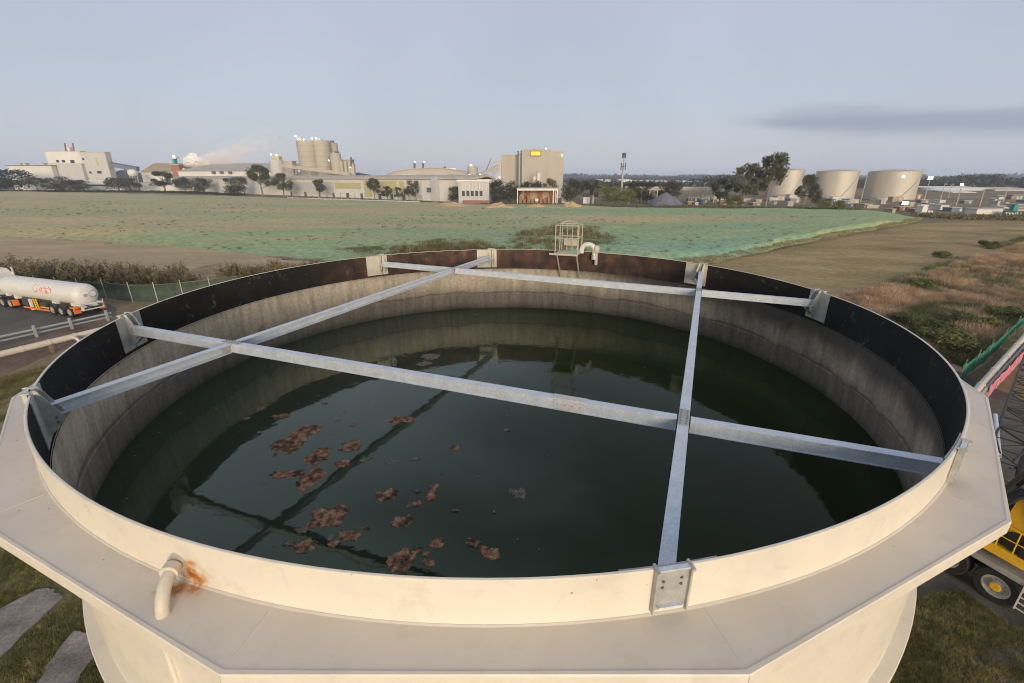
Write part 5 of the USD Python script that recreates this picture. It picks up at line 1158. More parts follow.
c = thing('tower_crane_jib', 'thin slanted red and white jib left of the beige silo block', 'crane', px3(488, 175, 300) * [1, 1, 0])
gbar(c, 'mast', px3(486.5, 178, 300) * [1, 1, 0], px3(486.5, 171, 300), 0.6, 0.6, 'red_steel'); gbar(c, 'jib', px3(486, 171, 300), px3(491, 158.5, 300), 0.45, 0.45, 'red_steel')
# beige silo block
t = bldg('beige_silo_block', 'huge plain beige silo block carrying a yellow sign', 'building', 522, 552.5, 150.5, 300, 30, 'beige_silo', 'beige_silo', 0.3, 0.05)
boxpart(t, 'left_bay', 501.5, 155, 517.5, 205, 304, 26, 'beige_silo'); boxpart(t, 'side_bay', 552, 151, 562, 205, 303, 26, 'beige_silo')
boxpart(t, 'bay_roof', 501.2, 154.5, 517.7, 155.1, 303.8, 26.5, 'pale_roof')
boxpart(t, 'elevator_leg', 517.4, 151, 518.6, 205, 300, 1.2, 'dark_steel', off=1.0); boxpart(t, 'elevator_leg', 520.6, 150.5, 521.6, 205, 300, 1.2, 'dark_steel', off=0.6); boxpart(t, 'stair_panel', 518.5, 153, 520.7, 205, 301, 2, 'grey_wall')
m = MB(); A_, B_ = px3(522, 150.5, 300), px3(552.5, 150.5, 300); hw = (B_[0] - A_[0]) / 2; m.add([(-hw, -15, A_[2] + 0.3), (-hw, 15, A_[2] + 0.3), (hw, 15, A_[2] + 0.3), (hw, -15, A_[2] + 0.3), (0, -15, A_[2] + 1.4), (0, 15, A_[2] + 1.4)], [[0, 3, 4, 4], [1, 5, 2, 2], [0, 4, 5, 1], [3, 2, 5, 4]]); m.build('gable', 'beige_silo', t, 10)
for y in (158.5, 176): boxpart(t, 'seam', 522, y, 552.5, y + 0.35, 300, 0.25, 'silo_concrete', off=0.12)
for x in (527, 537, 547): boxpart(t, 'seam', x, 151, x + 0.25, 204, 300, 0.2, 'silo_concrete', off=0.1)
boxpart(t, 'seam', 552.3, 158.5, 562, 158.8, 303, 0.2, 'silo_concrete', off=0.1); boxpart(t, 'seam', 552.3, 168.3, 562, 168.6, 303, 0.2, 'silo_concrete', off=0.1)
sg = boxpart(t, 'sign', 530, 150.8, 541, 156.2, 300, 0.4, 'dark_steel', off=0.5)
boxpart(t, 'sign_face', 530.7, 151.5, 540.3, 155.5, 300, 0.2, 'sign_yellow', off=0.7)
lamp(t, 561.7, 155.5, 301, 0.45); lamp(t, 546, 148.6, 306, 0.4)
silo('white_tank', 'shorter white tank at the foot of the beige silo block', 533, 536, 176.5, 285, 'white_paint', 1); silo('white_tank', 'taller white tank at the foot of the beige silo block', 537, 540.5, 172.5, 286, 'white_paint', 1)
t = bldg('headhouse', 'grey head house at the top of the feed conveyor', 'tower', 495.5, 501.2, 162, 304, 6, 'grey_wall', over=0.3); lamp(t, 499.5, 177.5, 300, 0.5)
# brick shed: a white frame with pallets of bricks beneath
A_, B_ = at(517.5, 203.5, 0), at(557, 203.5, 0); Hf = px3(517.5, 188.5, A_[1] - CAM[1])[2]; wf = B_[0] - A_[0]
sh = thing('brick_shed', 'open white framed shed sheltering stacks of red bricks', 'shed', ((A_[0] + B_[0]) / 2, A_[1], 0))
for s in (-1, 1):
    for yy in (0, 9):
        m = MB(); m.box((s * wf / 2, yy, Hf / 2), (0.45, 0.45, Hf)); m.build('column', 'white_paint', sh)
m = MB(); m.box((wf * 0.40, 0, Hf / 2 - 0.2), (0.35, 0.4, Hf - 0.4)); m.build('column', 'white_paint', sh)
m = MB(); m.box((0, 4.5, Hf + 0.15), (wf + 1.2, 10.4, 0.3)); m.build('roof', 'pale_roof', sh)
m = MB(); m.box((0, -0.02, Hf - 0.5), (wf - 0.5, 0.3, 0.9)); m.build('beam', 'white_paint', sh)
for k in range(6): m = MB(); m.box((wf * (k - 2.5) / 6.2, 9.3 + 0.03 * (k % 2), Hf / 2 - 0.3), (wf / 6.1, 0.2, Hf - 0.6)); m.build('back_panel', 'brick_red' if k % 2 else 'tan_roof', sh)
rs = np.random.default_rng(8)
for i, f_ in enumerate(np.linspace(-0.42, 0.42, 9)):
    hgt = rs.uniform(2.6, 4.6) if i != 4 else 2.0
    o = thing('brick_stack', ('stack of red bricks at the left end of the open shed', 'second brick stack from the left in the open shed', 'third brick stack from the left in the open shed', 'fourth brick stack from the left in the open shed', 'low middle brick stack with a pale sheet on it in the open shed', 'brick stack just right of the low middle one in the open shed', 'third brick stack from the right in the open shed', 'second brick stack from the right in the open shed', 'brick stack at the right end of the open shed')[i], 'bricks', ((A_[0] + B_[0]) / 2 + f_ * wf, A_[1] + 5 + rs.uniform(-1, 1), 0))
    for k in range(int(hgt / 1.0)):
        m = MB(); m.box((rs.uniform(-.1, .1), 0, 0.55 + k), (1.5, 1.5, 0.86), rz=rs.uniform(-0.1, 0.1)); m.build('pallet_load', 'brick_red', o)
        m = MB(); m.box((0, 0, 0.06 + k), (1.55, 1.55, 0.1)); m.build('pallet', 'tan_roof', o)
    if i == 4: m = MB(); m.box((0, -0.8, 1.5), (1.6, 0.1, 1.3)); m.build('pale_sheet', 'white_paint', o)
# small things at the middle far edge
def hut(name, label, x0, x1, yt, yb, wall='white_paint', roof='white_paint', group=None, dp=3.0):
    b = at((x0 + x1) / 2, yb, 0); Y = b[1] - CAM[1]; A_, B_ = px3(x0, yt, Y), px3(x1, yt, Y); w = B_[0] - A_[0]; Hh = A_[2]
    t = thing(name, label, 'hut', (b[0], b[1] + dp / 2, 0), 0, group)
    m = MB(); m.box((0, 0, Hh / 2 - 0.1), (w, dp, Hh + 0.2)); m.build('wall', wall, t); m = MB(); m.box((0, 0, Hh + 0.06), (w + 0.3, dp + 0.3, 0.12)); m.build('roof', roof, t)
    if w > 2: m = MB(); m.box((w * 0.2, -dp / 2 - 0.02, Hh * 0.4), (min(0.9, w * 0.3), 0.08, Hh * 0.75)); m.build('door', 'grey_wall', t)
    return t
hut('site_hut', 'small cream hut just right of the brick shed', 561.5, 565.5, 193.5, 203, 'cream_wall'); hut('site_hut', 'white box hut at the far field edge beside a white post', 583, 589.5, 197.5, 203.5); hut('white_cabinet', 'narrow white cabinet right of the white box hut', 592, 594, 197.5, 203.5)
hut('white_cabinet', 'thin white post by the round green tree', 592.6, 593.4, 196, 203)
# phone mast
b = px3(621.5, 190, 300) * [1, 1, 0]
ms = thing('phone_mast', 'tall thin phone mast with dark antennas above the horizon', 'mast', b)
zt = px3(621.5, 152.5, 300)[2]
m = MB(); m.tube([(0, 0, 0), (0, 0, zt - 3)], [0.75, 0.4], 10); m.build('pole', 'pale_roof', ms)
for k, (zz, rr_, n) in enumerate(((zt - 1.6, 1.0, 3), (zt - 8, 1.5, 3))):
    for a in np.linspace(0.3, 2 * PI + 0.3, n, endpoint=False):
        m = MB(); m.box((rr_ * math.cos(a), rr_ * math.sin(a), zz), (0.5, 0.3, 3.0 if k == 0 else 4.2), rz=a); m.build('antenna', 'dark_steel', ms)
    m = MB(); m.lathe([(rr_ - 0.2, zz - 0.2), (rr_ + 0.1, zz - 0.2), (rr_ + 0.1, zz + 0.2), (rr_ - 0.2, zz + 0.2)], 16); m.build('antenna_ring', 'dark_steel', ms)
m = MB(); m.lathe([(0.0, zt - 3), (1.2, zt - 2.6), (1.2, zt - 0.6), (0, zt)], 12); m.build('head_frame', 'dark_steel', ms)
# conveyor trestle and stockpile
c = thing('conveyor_trestle', 'long pale elevated conveyor on trestles across the middle right distance', 'conveyor', px3(670, 190, 240) * [1, 1, 0])
gbar(c, 'gallery', px3(625, 188.6, 245), px3(719, 188.8, 240), 2.0, 1.6, 'pale_roof'); gbar(c, 'gallery_roof', px3(625, 187, 245), px3(719, 187.2, 240), 2.4, 0.25, 'white_paint')
for x in (630, 642, 650, 657.5, 675, 690, 703, 715): gbar(c, 'trestle_leg', px3(x, 189.8, 242), px3(x, 190, 242) * [1, 1, 0], 0.45, 0.45, 'pale_roof')
P_ = at(675, 207.5, 0)
def pile_fn(u, v):
    a = 2 * PI * v; r = 1 - u; h = 6.0 * (1 - r) ** 0.8
    n = 1 + 0.25 * (meshkit.fbm(np.c_[np.cos(a) * 2, np.sin(a) * 2, r * 3], 4, 4) - 0.5)
    return np.stack([P_[0] + 8.0 * r * np.cos(a) * n, P_[1] + 14 + 12 * r * np.sin(a) * n, h], 1)
o = obj('stockpile', grid(pile_fn, 18, 49), 'stockpile_grey', None, True); tag(o, 'dark blue grey stockpile heaped under the conveyor trestle', 'stockpile')
# rubble and soil heaps along the middle field edge
for i, (x, y, w, h, mat, lab) in enumerate([(452, 207, 26, 2.0, 'bare_earth', 'low soil heap left of the brick shed among weeds'), (500, 208.5, 20, 2.2, 'bare_earth', 'soil heap in front of the left end of the brick shed'), (538, 208, 18, 1.6, 'bare_earth', 'tan soil heap in front of the brick shed'), (571, 208, 12, 2.6, 'bare_earth', 'pale soil heap right of the brick shed')]):
    b = at(x, y, 0.8); W_ = w * (b[1] - CAM[1]) / FPX
    def hf(u, v, b=b, W_=W_, h=h, i=i):
        a = 2 * PI * v; r = 1 - u; n = 0.6 + 0.8 * meshkit.fbm(np.c_[np.cos(a) * 2, np.sin(a) * 2, r * 3 + i * 7], 4, 9)
        return np.stack([b[0] + W_ * r * np.cos(a) * n, b[1] + 3 * r * np.sin(a) * n, -0.2 + 0.8 + h * (1 - r ** 1.5) * n], 1)
    o = obj('soil_heap', grid(hf, 12, 33), mat, None, True); tag(o, lab, 'soil heap')
t = thing('red_container', 'long red container standing before the gantry building', 'container', at(476, 204.3, 0))
for k in range(1):
    m = MB(); m.box((0, 2, 0.9), (13, 2.6, 1.7)); m.build('body', 'red_steel', t)
    for q in np.linspace(-6, 6, 14): m = MB(); m.box((q, 0.68, 0.9), (0.25, 0.1, 1.5)); m.build('rib', 'red_steel', t)
# storage tanks
def store(label, x0, x1, yt, Y, seed, lamps=()):
    x0, x1, yt = x0 + 7, x1 + 2, yt + 1.2
    A_, B_ = px3(x0, yt, Y), px3(x1, yt, Y); r = (B_[0] - A_[0]) / 2 * 0.96; H = A_[2]
    t = thing('storage_tank', label, 'tank', ((A_[0] + B_[0]) / 2, A_[1] + r * 0.5, 0))
    n = 8; hh = H / n
    for k in range(n):
        m = MB(); m.lathe([(r + 0.02 * (n - k), k * hh - (0.2 if k == 0 else 0)), (r + 0.02 * (n - k), (k + 1) * hh)], 96); m.build('plate_ring', 'tank_steel', t)
    m = MB(); m.lathe([(r + 0.25, H - 0.25), (r + 0.25, H), (r - 0.2, H + 0.1), (0, H + 1.2)], 96); m.build('roof', 'pale_roof', t)
    m = MB(); m.lathe([(r + 0.02, H + 1.0), (r + 0.08, H + 1.05)], 64)
    for a in np.linspace(0, 2 * PI, 40, endpoint=False): m.cyl((r * math.cos(a), r * math.sin(a), H), (r * math.cos(a), r * math.sin(a), H + 1.05), 0.05, n=4)
    m.build('roof_rail', 'grey_wall', t)
    m = MB(); st = []
    for q in np.linspace(0, 1, 30): a = -1.9 + 1.1 * q; st.append(((r + 0.5) * math.cos(a), (r + 0.5) * math.sin(a), H * q))
    m.tube(st, 0.16, 5); m.build('stair', 'grey_wall', t)
    for x, y in lamps: lamp(t, x, y, Y - r - 1, 0.7)  # glowing bead standing in for a sun glint on the shell
    return t
store('leftmost of the three steel storage tanks, half hidden by the tallest gum trees', 770, 806, 169, 300, 1)
store('middle of the three steel storage tanks, right of the open gum tree', 818, 861.5, 170, 290, 2)
store('rightmost of the three steel storage tanks', 874, 924, 170, 285, 3, [(903.5, 176.5)])  # the listed point is an added sun glint, no real lamp
# floodlight masts
def flood(label, x, y, Y, r, mat):
    b = px3(x, y, Y); t = thing('floodlight_mast', label, 'floodlight', b * [1, 1, 0])
    m = MB(); m.tube([(0, 0, 0), (0, 0, b[2] - 0.5)], [0.22, 0.12], 8); m.build('pole', 'galvanised_dull', t)
    m = MB(); m.box((0, 0.1, b[2]), (r * 3, 0.3, r * 1.8)); hd = m.build('lamp_head', 'dark_steel', t)
    m = MB(); m.box((0, -0.1, b[2]), (r * 2.8, 0.12, r * 1.6)); m.build('lamp_glass', mat, hd)
flood('bright white floodlight right of the rightmost storage tank', 930.5, 178, 262, 0.85, 'flood_white')
flood('yellow lit floodlight low in front of the rightmost storage tank', 905, 203, 205, 0.9, 'lamp_yellow')
flood('small white floodlight near the horizon right of the bright one', 962, 184.5, 330, 0.7, 'flood_white')
# industrial estate on the right
def container(name, label, cat, x0, x1, yt, yb, mat, group, dp=5.0):
    b = at((x0 + x1) / 2, yb, 0); Y = b[1] - CAM[1]; A_, B_ = px3(x0, yt, Y), px3(x1, yt, Y); w = B_[0] - A_[0]; Hh = max(A_[2], 1.2)
    t = thing(name, label, cat, (b[0], b[1] + dp / 2, 0), 0, group)
    m = MB(); m.box((0, 0, Hh / 2 - 0.05), (w, dp, Hh + 0.1)); m.build('body', mat, t)
    m = MB(); m.box((0, 0, Hh + 0.08), (w + 0.4, dp + 0.4, 0.16)); m.build('roof', 'pale_roof', t)
    m = MB(); m.box((w * 0.22, -dp / 2 - 0.03, Hh * 0.42), (w * 0.25, 0.08, Hh * 0.8)); m.build('door', 'grey_wall', t)
    return t
rs = np.random.default_rng(31)
mats_ = ['cream_wall', 'grey_wall', 'white_paint', 'dark_steel', 'silo_concrete', 'brick_red', 'tan_roof', 'blue_steel', 'pale_roof', 'dark_roof']
CW = dict(cream_wall='cream', grey_wall='light grey', white_paint='white', dark_steel='near black', silo_concrete='beige', brick_red='brick red', tan_roof='tan', blue_steel='blue grey', pale_roof='pale grey', dark_roof='dark brown')
for i in range(74):
    x = rs.uniform(690, 1034); yb = rs.uniform(198, 213.5) if x > 860 else rs.uniform(199, 208); w = rs.uniform(2.5, 11) * (1.25 if yb > 206 else 1.0); h_ = rs.uniform(1.8, 4.8)
    if abs(x - 765) < 14 or abs(x - 742) < 10: h_ *= 0.6
    k = int(np.searchsorted([712, 728, 755, 782, 812, 842, 870, 900, 926, 945, 962, 985, 1004], x))
    spot = ['by the end of the conveyor trestle', 'left of the tallest gum trees', 'under the lower gum tree', 'under the tallest gum tree', 'below the leftmost storage tank', 'left below the middle storage tank', 'right below the middle storage tank', 'left below the rightmost storage tank', 'right below the rightmost storage tank', 'under the bright floodlight', 'right of the bright floodlight', 'left of the long pale building by the green sign', 'behind the long pale building by the green sign', 'behind the green sign'][k]
    mt = mats_[int(rs.integers(0, 10))]
    lab = f"{'wide' if w > 7.5 else 'narrow' if w < 4.5 else 'small'} {CW[mt]} shed {spot}, {'front' if yb > 207 else 'back' if yb < 202 else 'middle'} row"
    container('yard_shed', lab, 'shed', x - w / 2, x + w / 2, yb - h_, yb, mt, 'sheds and containers in the yard by the storage tanks', rs.uniform(2.5, 6))
container('yard_wall_unit', 'pale long low building left of the green sign at the right edge', 'building', 975, 1001, 209.3, 216.8, 'cream_wall', None, 4); container('yard_wall_unit', 'wedge ended pale block at the left of the long low building', 'building', 971.5, 977, 208.5, 215.8, 'pale_roof', None, 4)
s = at(1012, 217.5, 0); Y = s[1] - CAM[1]; A_, B_ = px3(1004, 211, Y), px3(1022, 217, Y)
sg = thing('green_sign', 'dark green sign board with white lettering at the right edge', 'sign', ((A_[0] + B_[0]) / 2, A_[1], 0)); w = B_[0] - A_[0]; Hs = A_[2]
m = MB(); m.box((0, 0, Hs / 2), (w, 0.2, Hs * 0.95)); m.build('board', 'teal_paint' if False else 'dark_green', sg) if 'dark_green' in _defs else None
pm('dark_green', two((0.02, 0.07, 0.055)), 1)
m = MB(); m.box((0, 0, Hs * 0.55), (w, 0.2, Hs * 0.85)); m.build('board', 'dark_green', sg)
tx = meshkit.text_mesh('TYMIJ', 1.0, 0.05, True); v = np.asarray(tx.vertices); v = (v - [v[:, 0].mean(), v[:, 1].mean(), 0]) * [w * 0.8 / np.ptp(v[:, 0]), Hs * 0.45 / np.ptp(v[:, 1]), 1]
m = MB(); m.add(np.stack([v[:, 0], -0.12 - v[:, 2], v[:, 1] + Hs * 0.55], 1), np.asarray(tx.faces)); m.build('lettering', 'white_paint', sg)
for q in (-0.45, 0.45): m = MB(); m.box((q * w, 0.15, Hs * 0.5), (0.15, 0.12, Hs)); m.build('post', 'galvanised_dull', sg)
t = thing('teal_hopper', 'teal hopper standing above the green sign', 'hopper', at(1012, 213.5, 0)); m = MB(); m.box((0, 0, 2.0), (1.3, 1.2, 2.0), taper=1.25); m.build('bin', 'teal_paint', t)
for sx in (-1, 1): m = MB(); m.box((sx * 0.5, 0, 0.7), (0.2, 0.2, 1.6)); m.build('leg', 'dark_steel', t)
hut('white_tank_unit', 'white upright box tank at the end of the field bank', 921, 926, 206, 214.5, 'white_paint', 'white_paint'); container('parked_van', 'low white vehicle right of the white upright box tank', 'vehicle', 927, 932, 211.5, 214.5, 'white_paint', None, 2)
# far pale sheds on the horizon at the right
GF = 'far pale warehouse roofs on the horizon'
for i, (x0, x1, yt, Y, mat) in enumerate([(599, 612, 181, 700, 'white_paint'), (621, 632, 180.5, 900, 'white_paint'), (638, 652, 182, 800, 'white_paint'), (651, 668, 181.5, 900, 'cream_wall'), (680, 692, 182, 1000, 'white_paint'), (700, 716, 183, 700, 'grey_wall'), (848, 868, 181, 900, 'white_paint'), (930, 956, 181.2, 900, 'grey_wall'), (958, 976, 181.8, 1000, 'white_paint'), (978, 1000, 181.5, 950, 'grey_wall'), (1001, 1040, 181, 900, 'cream_wall'), (935, 990, 189.5, 480, 'grey_wall'), (995, 1040, 190.5, 470, 'grey_wall'), (952, 975, 193, 420, 'dark_roof'), (592, 606, 185, 600, 'cream_wall')]):
    bldg('far_shed', ('white shed left of the phone mast', 'white shed behind the phone mast', 'first white shed right of the phone mast', 'long cream shed right of the phone mast', 'white shed above the stockpile', 'grey shed above the right end of the trestle', 'white shed seen between the middle and right storage tanks', 'long grey horizon roof right of the bright floodlight', 'white horizon roof above the small floodlight', 'grey horizon roof near the right edge', 'cream horizon wall at the right edge', 'wide grey roof behind the yard right of the floodlight', 'wide grey roof behind the yard at the right edge', 'dark flat roof left of the green sign', 'cream block left of the phone mast foot')[i] + ', far away', 'building', x0, x1, yt, Y, 30, mat, 'white_paint' if i % 3 else 'pale_roof', 0.8, group=GF if x0 < 760 else 'far low warehouses right of the storage tanks', slope=2.0)
for i, (x, y0, y1, Y) in enumerate([(868, 172, 200, 250), (945, 184, 212, 230), (962, 186, 206, 220), (985, 189, 212, 210), (693, 185, 205, 250), (705, 183, 205, 250), (952, 185, 200, 300), (1008, 188, 206, 240)]):
    b = px3(x, y0, Y); t = thing('light_pole', ('lattice pole between the middle and right storage tanks', 'thin light pole right of the bright floodlight', 'light pole in the yard under the far small floodlight', 'light pole in the yard left of the green sign', 'thin pole left of the conveyor trestle end', 'thin pole at the conveyor trestle end', 'thin pole close right of the bright floodlight', 'light pole above the green sign')[i], 'pole', b * [1, 1, 0])
    m = MB(); m.tube([(0, 0, -0.1), (0, 0, b[2])], [0.22, 0.12], 6); m.build('pole', 'pale_roof', t); m = MB(); m.box((0.5, 0, b[2]), (1.4, 0.3, 0.2)); m.build('arm', 'galvanised_dull', t)
# steam: a dense white billow with very many tiny translucent flecks of vapour round and behind it
_defs['steam_core'] = lambda path: usdkit.material(stage, path, {'d': ('diffuse_bsdf', {'color': (0.90, 0.88, 0.87)}), 'tl': ('translucent_bsdf', {'color': (0.90, 0.88, 0.87)}), 'm1': ('mix_closure', {'fac': 0.30})},
    [('d.BSDF', 'm1.closure1'), ('tl.BSDF', 'm1.closure2')], surface='m1.closure')
_defs['steam'] = lambda path: usdkit.material(stage, path, {'d': ('diffuse_bsdf', {'color': (0.90, 0.88, 0.88)}), 'tl': ('translucent_bsdf', {'color': (0.90, 0.88, 0.88)}), 'm1': ('mix_closure', {'fac': 0.5})},
    [('d.BSDF', 'm1.closure1'), ('tl.BSDF', 'm1.closure2')], surface='m1.closure')
import manifold3d
rs = np.random.default_rng(12)
balls = [(184, 166.2, 1.6), (187, 164.5, 3.0), (190.5, 162.2, 4.4), (194.5, 160.2, 5.2), (193, 163.5, 3.6), (199, 161.6, 4.2), (203.5, 162.6, 3.2), (207.5, 163, 2.2)]
mn = manifold3d.Manifold.batch_boolean([manifold3d.Manifold.sphere(r_ * 1.25, 40).translate(tuple(map(float, px3(x, y, 520) + rs.normal(size=3) * [0, 1.2, 0.2]))) for x, y, r_ in balls], manifold3d.OpType.Add).refine_to_length(0.7).to_mesh()
vv = np.array(mn.vert_properties[:, :3]); vm = trimesh.Trimesh(vv, np.array(mn.tri_verts), process=True); vm.vertices = vm.vertices + vm.vertex_normals * ((meshkit.fbm(np.asarray(vm.vertices) * 0.42, 4, 5)[:, None] - 0.45) * 3.0)
stm = thing('steam_plume', 'white steam plume drifting right from the stack of the left plant', 'steam', (0, 0, 0)); stm.SetCustomDataByKey('kind', 'stuff')
obj('billow', vm, 'steam_core', stm, True)
C = []
for x, y, r_, k in [(184, 166, 2.0, 150), (187, 164, 4.0, 350), (192, 161.5, 5.6, 700), (198, 161, 5.8, 900), (204, 161.5, 6.0, 1300), (211, 161, 6.4, 1500), (218, 159.5, 7.2, 1400), (226, 157, 8, 1300), (235, 153.5, 9.5, 1200), (245, 149.5, 11, 1000), (256, 145, 13, 800), (268, 141, 14, 500)]:
    k = k * 6; C.append(px3(x, y, 520) + rs.normal(size=(k, 3)) * [r_ * 0.62, r_ * 0.6, r_ * 0.46])
C = np.vstack(C); C += (np.stack([meshkit.fbm(C * 0.12 + q * 50, 4, 5 + q) for q in range(3)], 1) - 0.5) * 6
k = len(C); n_ = rs.normal(size=(k, 3)); n_ /= np.linalg.norm(n_, axis=1, keepdims=True); a = np.cross(n_, rs.normal(size=(k, 3))); a /= np.linalg.norm(a, axis=1, keepdims=True); b = np.cross(n_, a); sz = rs.uniform(0.10, 0.20, (k, 1))
q = np.stack([C - a * sz, C + b * sz, C + a * sz, C - b * sz], 1).reshape(-1, 3); i = np.arange(k)[:, None] * 4
obj('vapour', (q, np.vstack([np.hstack([i, i + 1, i + 2]), np.hstack([i, i + 2, i + 3])])), 'steam', stm, False)
# ------------------------------------------------------------------ gas tanker, yard, fences on the left
pm('tyre_rubber', two((0.022, 0.021, 0.020)), 3, rough=(0.75, 0.9), fine=0.2)
pm('rim_steel', two((0.55, 0.53, 0.50)), 3, rough=(0.35, 0.5), metal=0.5)
pm('orange_paint', two((0.72, 0.20, 0.05), 0.9, 1.05), 3, rough=(0.4, 0.55))
pm('yellow_paint', two((0.75, 0.42, 0.03), 0.85, 1.05), 2, rough=(0.4, 0.55), fine=0.15)
pm('chassis_dark', two((0.06, 0.055, 0.05)), 3, rough=(0.5, 0.7))
pm('red_letter', two((0.62, 0.06, 0.03), 0.95, 1.05), 3, rough=(0.4, 0.5))
pm('lamp_red_glass', two((0.5, 0.03, 0.02)), 3, rough=(0.15, 0.25))
pm('glass_dark', two((0.03, 0.035, 0.04)), 3, rough=(0.05, 0.1), spec=0.6)
W1, W0 = at(72, 317.5, 0), at(5, 307, 0); dT = unit((W1 - W0) * [1, 1, 0]); nT = np.array([-dT[1], dT[0], 0])
oT = W1 + nT * 1.10; aT = math.atan2(dT[1], dT[0])
def wheel(p, x, y, z, r, w, side, hub='rim_steel', hubr=0.56):
    """wheel with its face towards side (-1: -y); a part with a rim and hub as sub-parts"""
    m = MB(); s = side; ax = (0, s, 0)
    m.lathe([(r * 0.60, -w / 2), (r * 0.93, -w / 2), (r, -w * 0.36), (r, w * 0.36), (r * 0.93, w / 2), (r * 0.60, w / 2 - 0.005)], 32, (x, y, z), axis=ax); tp = m.build('wheel', 'tyre_rubber', p)
    m = MB(); m.lathe([(r * 0.61, w / 2 - 0.01), (r * hubr, w / 2 - 0.015), (r * hubr * 0.93, w / 2 - 0.10), (r * 0.25, w / 2 - 0.13), (r * 0.22, w / 2 + 0.01), (0, w / 2 + 0.03)], 28, (x, y, z), axis=ax); m.build('rim', hub, tp)
    m = MB()
    for a in np.linspace(0, 2 * PI, 10, endpoint=False):
        c = np.array([x + r * 0.36 * math.cos(a), y + s * (w / 2 - 0.11), z + r * 0.36 * math.sin(a)]); m.cyl(c, c + np.array([0, s * 0.05, 0]), 0.02, n=6)
    m.build('wheel_nuts', 'bolt_steel', tp)
    return tp
tk = thing('tanker_trailer', 'white cylindrical gas tanker trailer with red lettering, parked on the asphalt yard', 'tanker', oT, aT)
RT, ZT_ = 0.99, 1.98
# local x: + towards the rear; y: - towards the tank
prof = [(0.0, -11.0)] + [(RT * math.sin(q), -11.0 + 0.62 * (1 - math.cos(q))) for q in np.linspace(0.25, PI / 2, 8)] + [(RT, -6.0), (RT, 0.8)] + [(RT * math.cos(q), 0.8 + 0.62 * math.sin(q)) for q in np.linspace(0.15, PI / 2 - 0.01, 8)] + [(0, 1.43)]
m = MB(); m.lathe(prof, 48, (0, 0, ZT_), axis=(1, 0, 0)); vess = m.build('vessel', 'white_paint', tk)
for x in (-10.35, -7.2, -3.4, 0.78):
    m = MB(); m.lathe([(RT + 0.001, x - 0.03), (RT + 0.012, x - 0.02), (RT + 0.012, x + 0.02), (RT + 0.001, x + 0.03)], 48, (0, 0, ZT_), axis=(1, 0, 0)); m.build('weld_band', 'white_paint', vess)
def wrap(v, x0, z0):
    """flat lettering bent on to the near side of the vessel"""
    ph = (v[:, 1] + z0) / RT; rr_ = RT + 0.004 + v[:, 2]
    return np.stack([x0 + v[:, 0], -rr_ * np.cos(ph), ZT_ + rr_ * np.sin(ph)], 1)
tx = meshkit.text_mesh('origin', 0.48, 0.004, True); v = np.asarray(tx.vertices); m = MB(); m.add(wrap(v * [1.0, 1, 1], -3.95, 0.12), np.asarray(tx.faces)); m.build('lettering', 'red_letter', vess)
m = MB(); q = np.linspace(0.5, 2 * PI + 0.1, 40); ring = []
for r0_, r1_ in ((0.36, 0.47),):
    for i in range(len(q) - 1):
        a0, a1 = q[i], q[i + 1]; f0, f1 = 0.35 + 0.65 * i / 39, 0.35 + 0.65 * (i + 1) / 39
        P4 = np.array([[(r1_ - 0.11 * f0) * math.cos(a0), (r1_ - 0.11 * f0) * math.sin(a0), 0.002], [r1_ * math.cos(a0), r1_ * math.sin(a0), 0.002], [r1_ * math.cos(a1), r1_ * math.sin(a1), 0.002], [(r1_ - 0.11 * f1) * math.cos(a1), (r1_ - 0.11 * f1) * math.sin(a1), 0.002]])
        m.add(wrap(P4 * [0.8, 0.8, 1], -4.60, 0.34), [[0, 1, 2, 3]])
m.build('emblem', 'red_letter', vess)
m = MB(); m.cyl((1.36, 0.25, ZT_ + 0.08), (1.50, 0.25, ZT_ + 0.08), 0.27, 0.25, 24); mh = m.build('manhole', 'white_paint', vess); m = MB(); m.lathe([(0.27, 0), (0.31, 0.01), (0.31, 0.06), (0.27, 0.07)], 24, (1.42, 0.25, ZT_ + 0.08), axis=(1, 0, 0)); m.build('manhole_ring', 'rim_steel', mh)
m = MB(); m.cyl((1.35, -0.30, ZT_ + 0.02), (1.44, -0.30, ZT_ + 0.02), 0.14, 0.13, 16); m.build('gauge', 'rim_steel', vess)
m = MB(); m.box((-10.2, -0.60, ZT_ - 0.70), (0.5, 0.30, 0.4)); m.build('valve_box', 'white_paint', vess)
for s in (-1, 1):
    m = MB(); m.box((-4.4, s * 0.45, 1.02), (12.4, 0.12, 0.22)); m.build('chassis_rail', 'chassis_dark', tk)
for x in (-8.6, -2.6, 0.2):
    m = MB(); m.box((x, 0, 1.12), (0.5, 1.7, 0.32)); m.build('saddle', 'white_paint', tk)
for k in range(3):
    for s in (-1, 1): wheel(tk, -1.28 * k, s * 0.98, 0.49, 0.49, 0.36, s)
    m = MB(); m.cyl((-1.28 * k, -0.9, 0.49), (-1.28 * k, 0.9, 0.49), 0.07, n=8); m.build('axle', 'chassis_dark', tk)
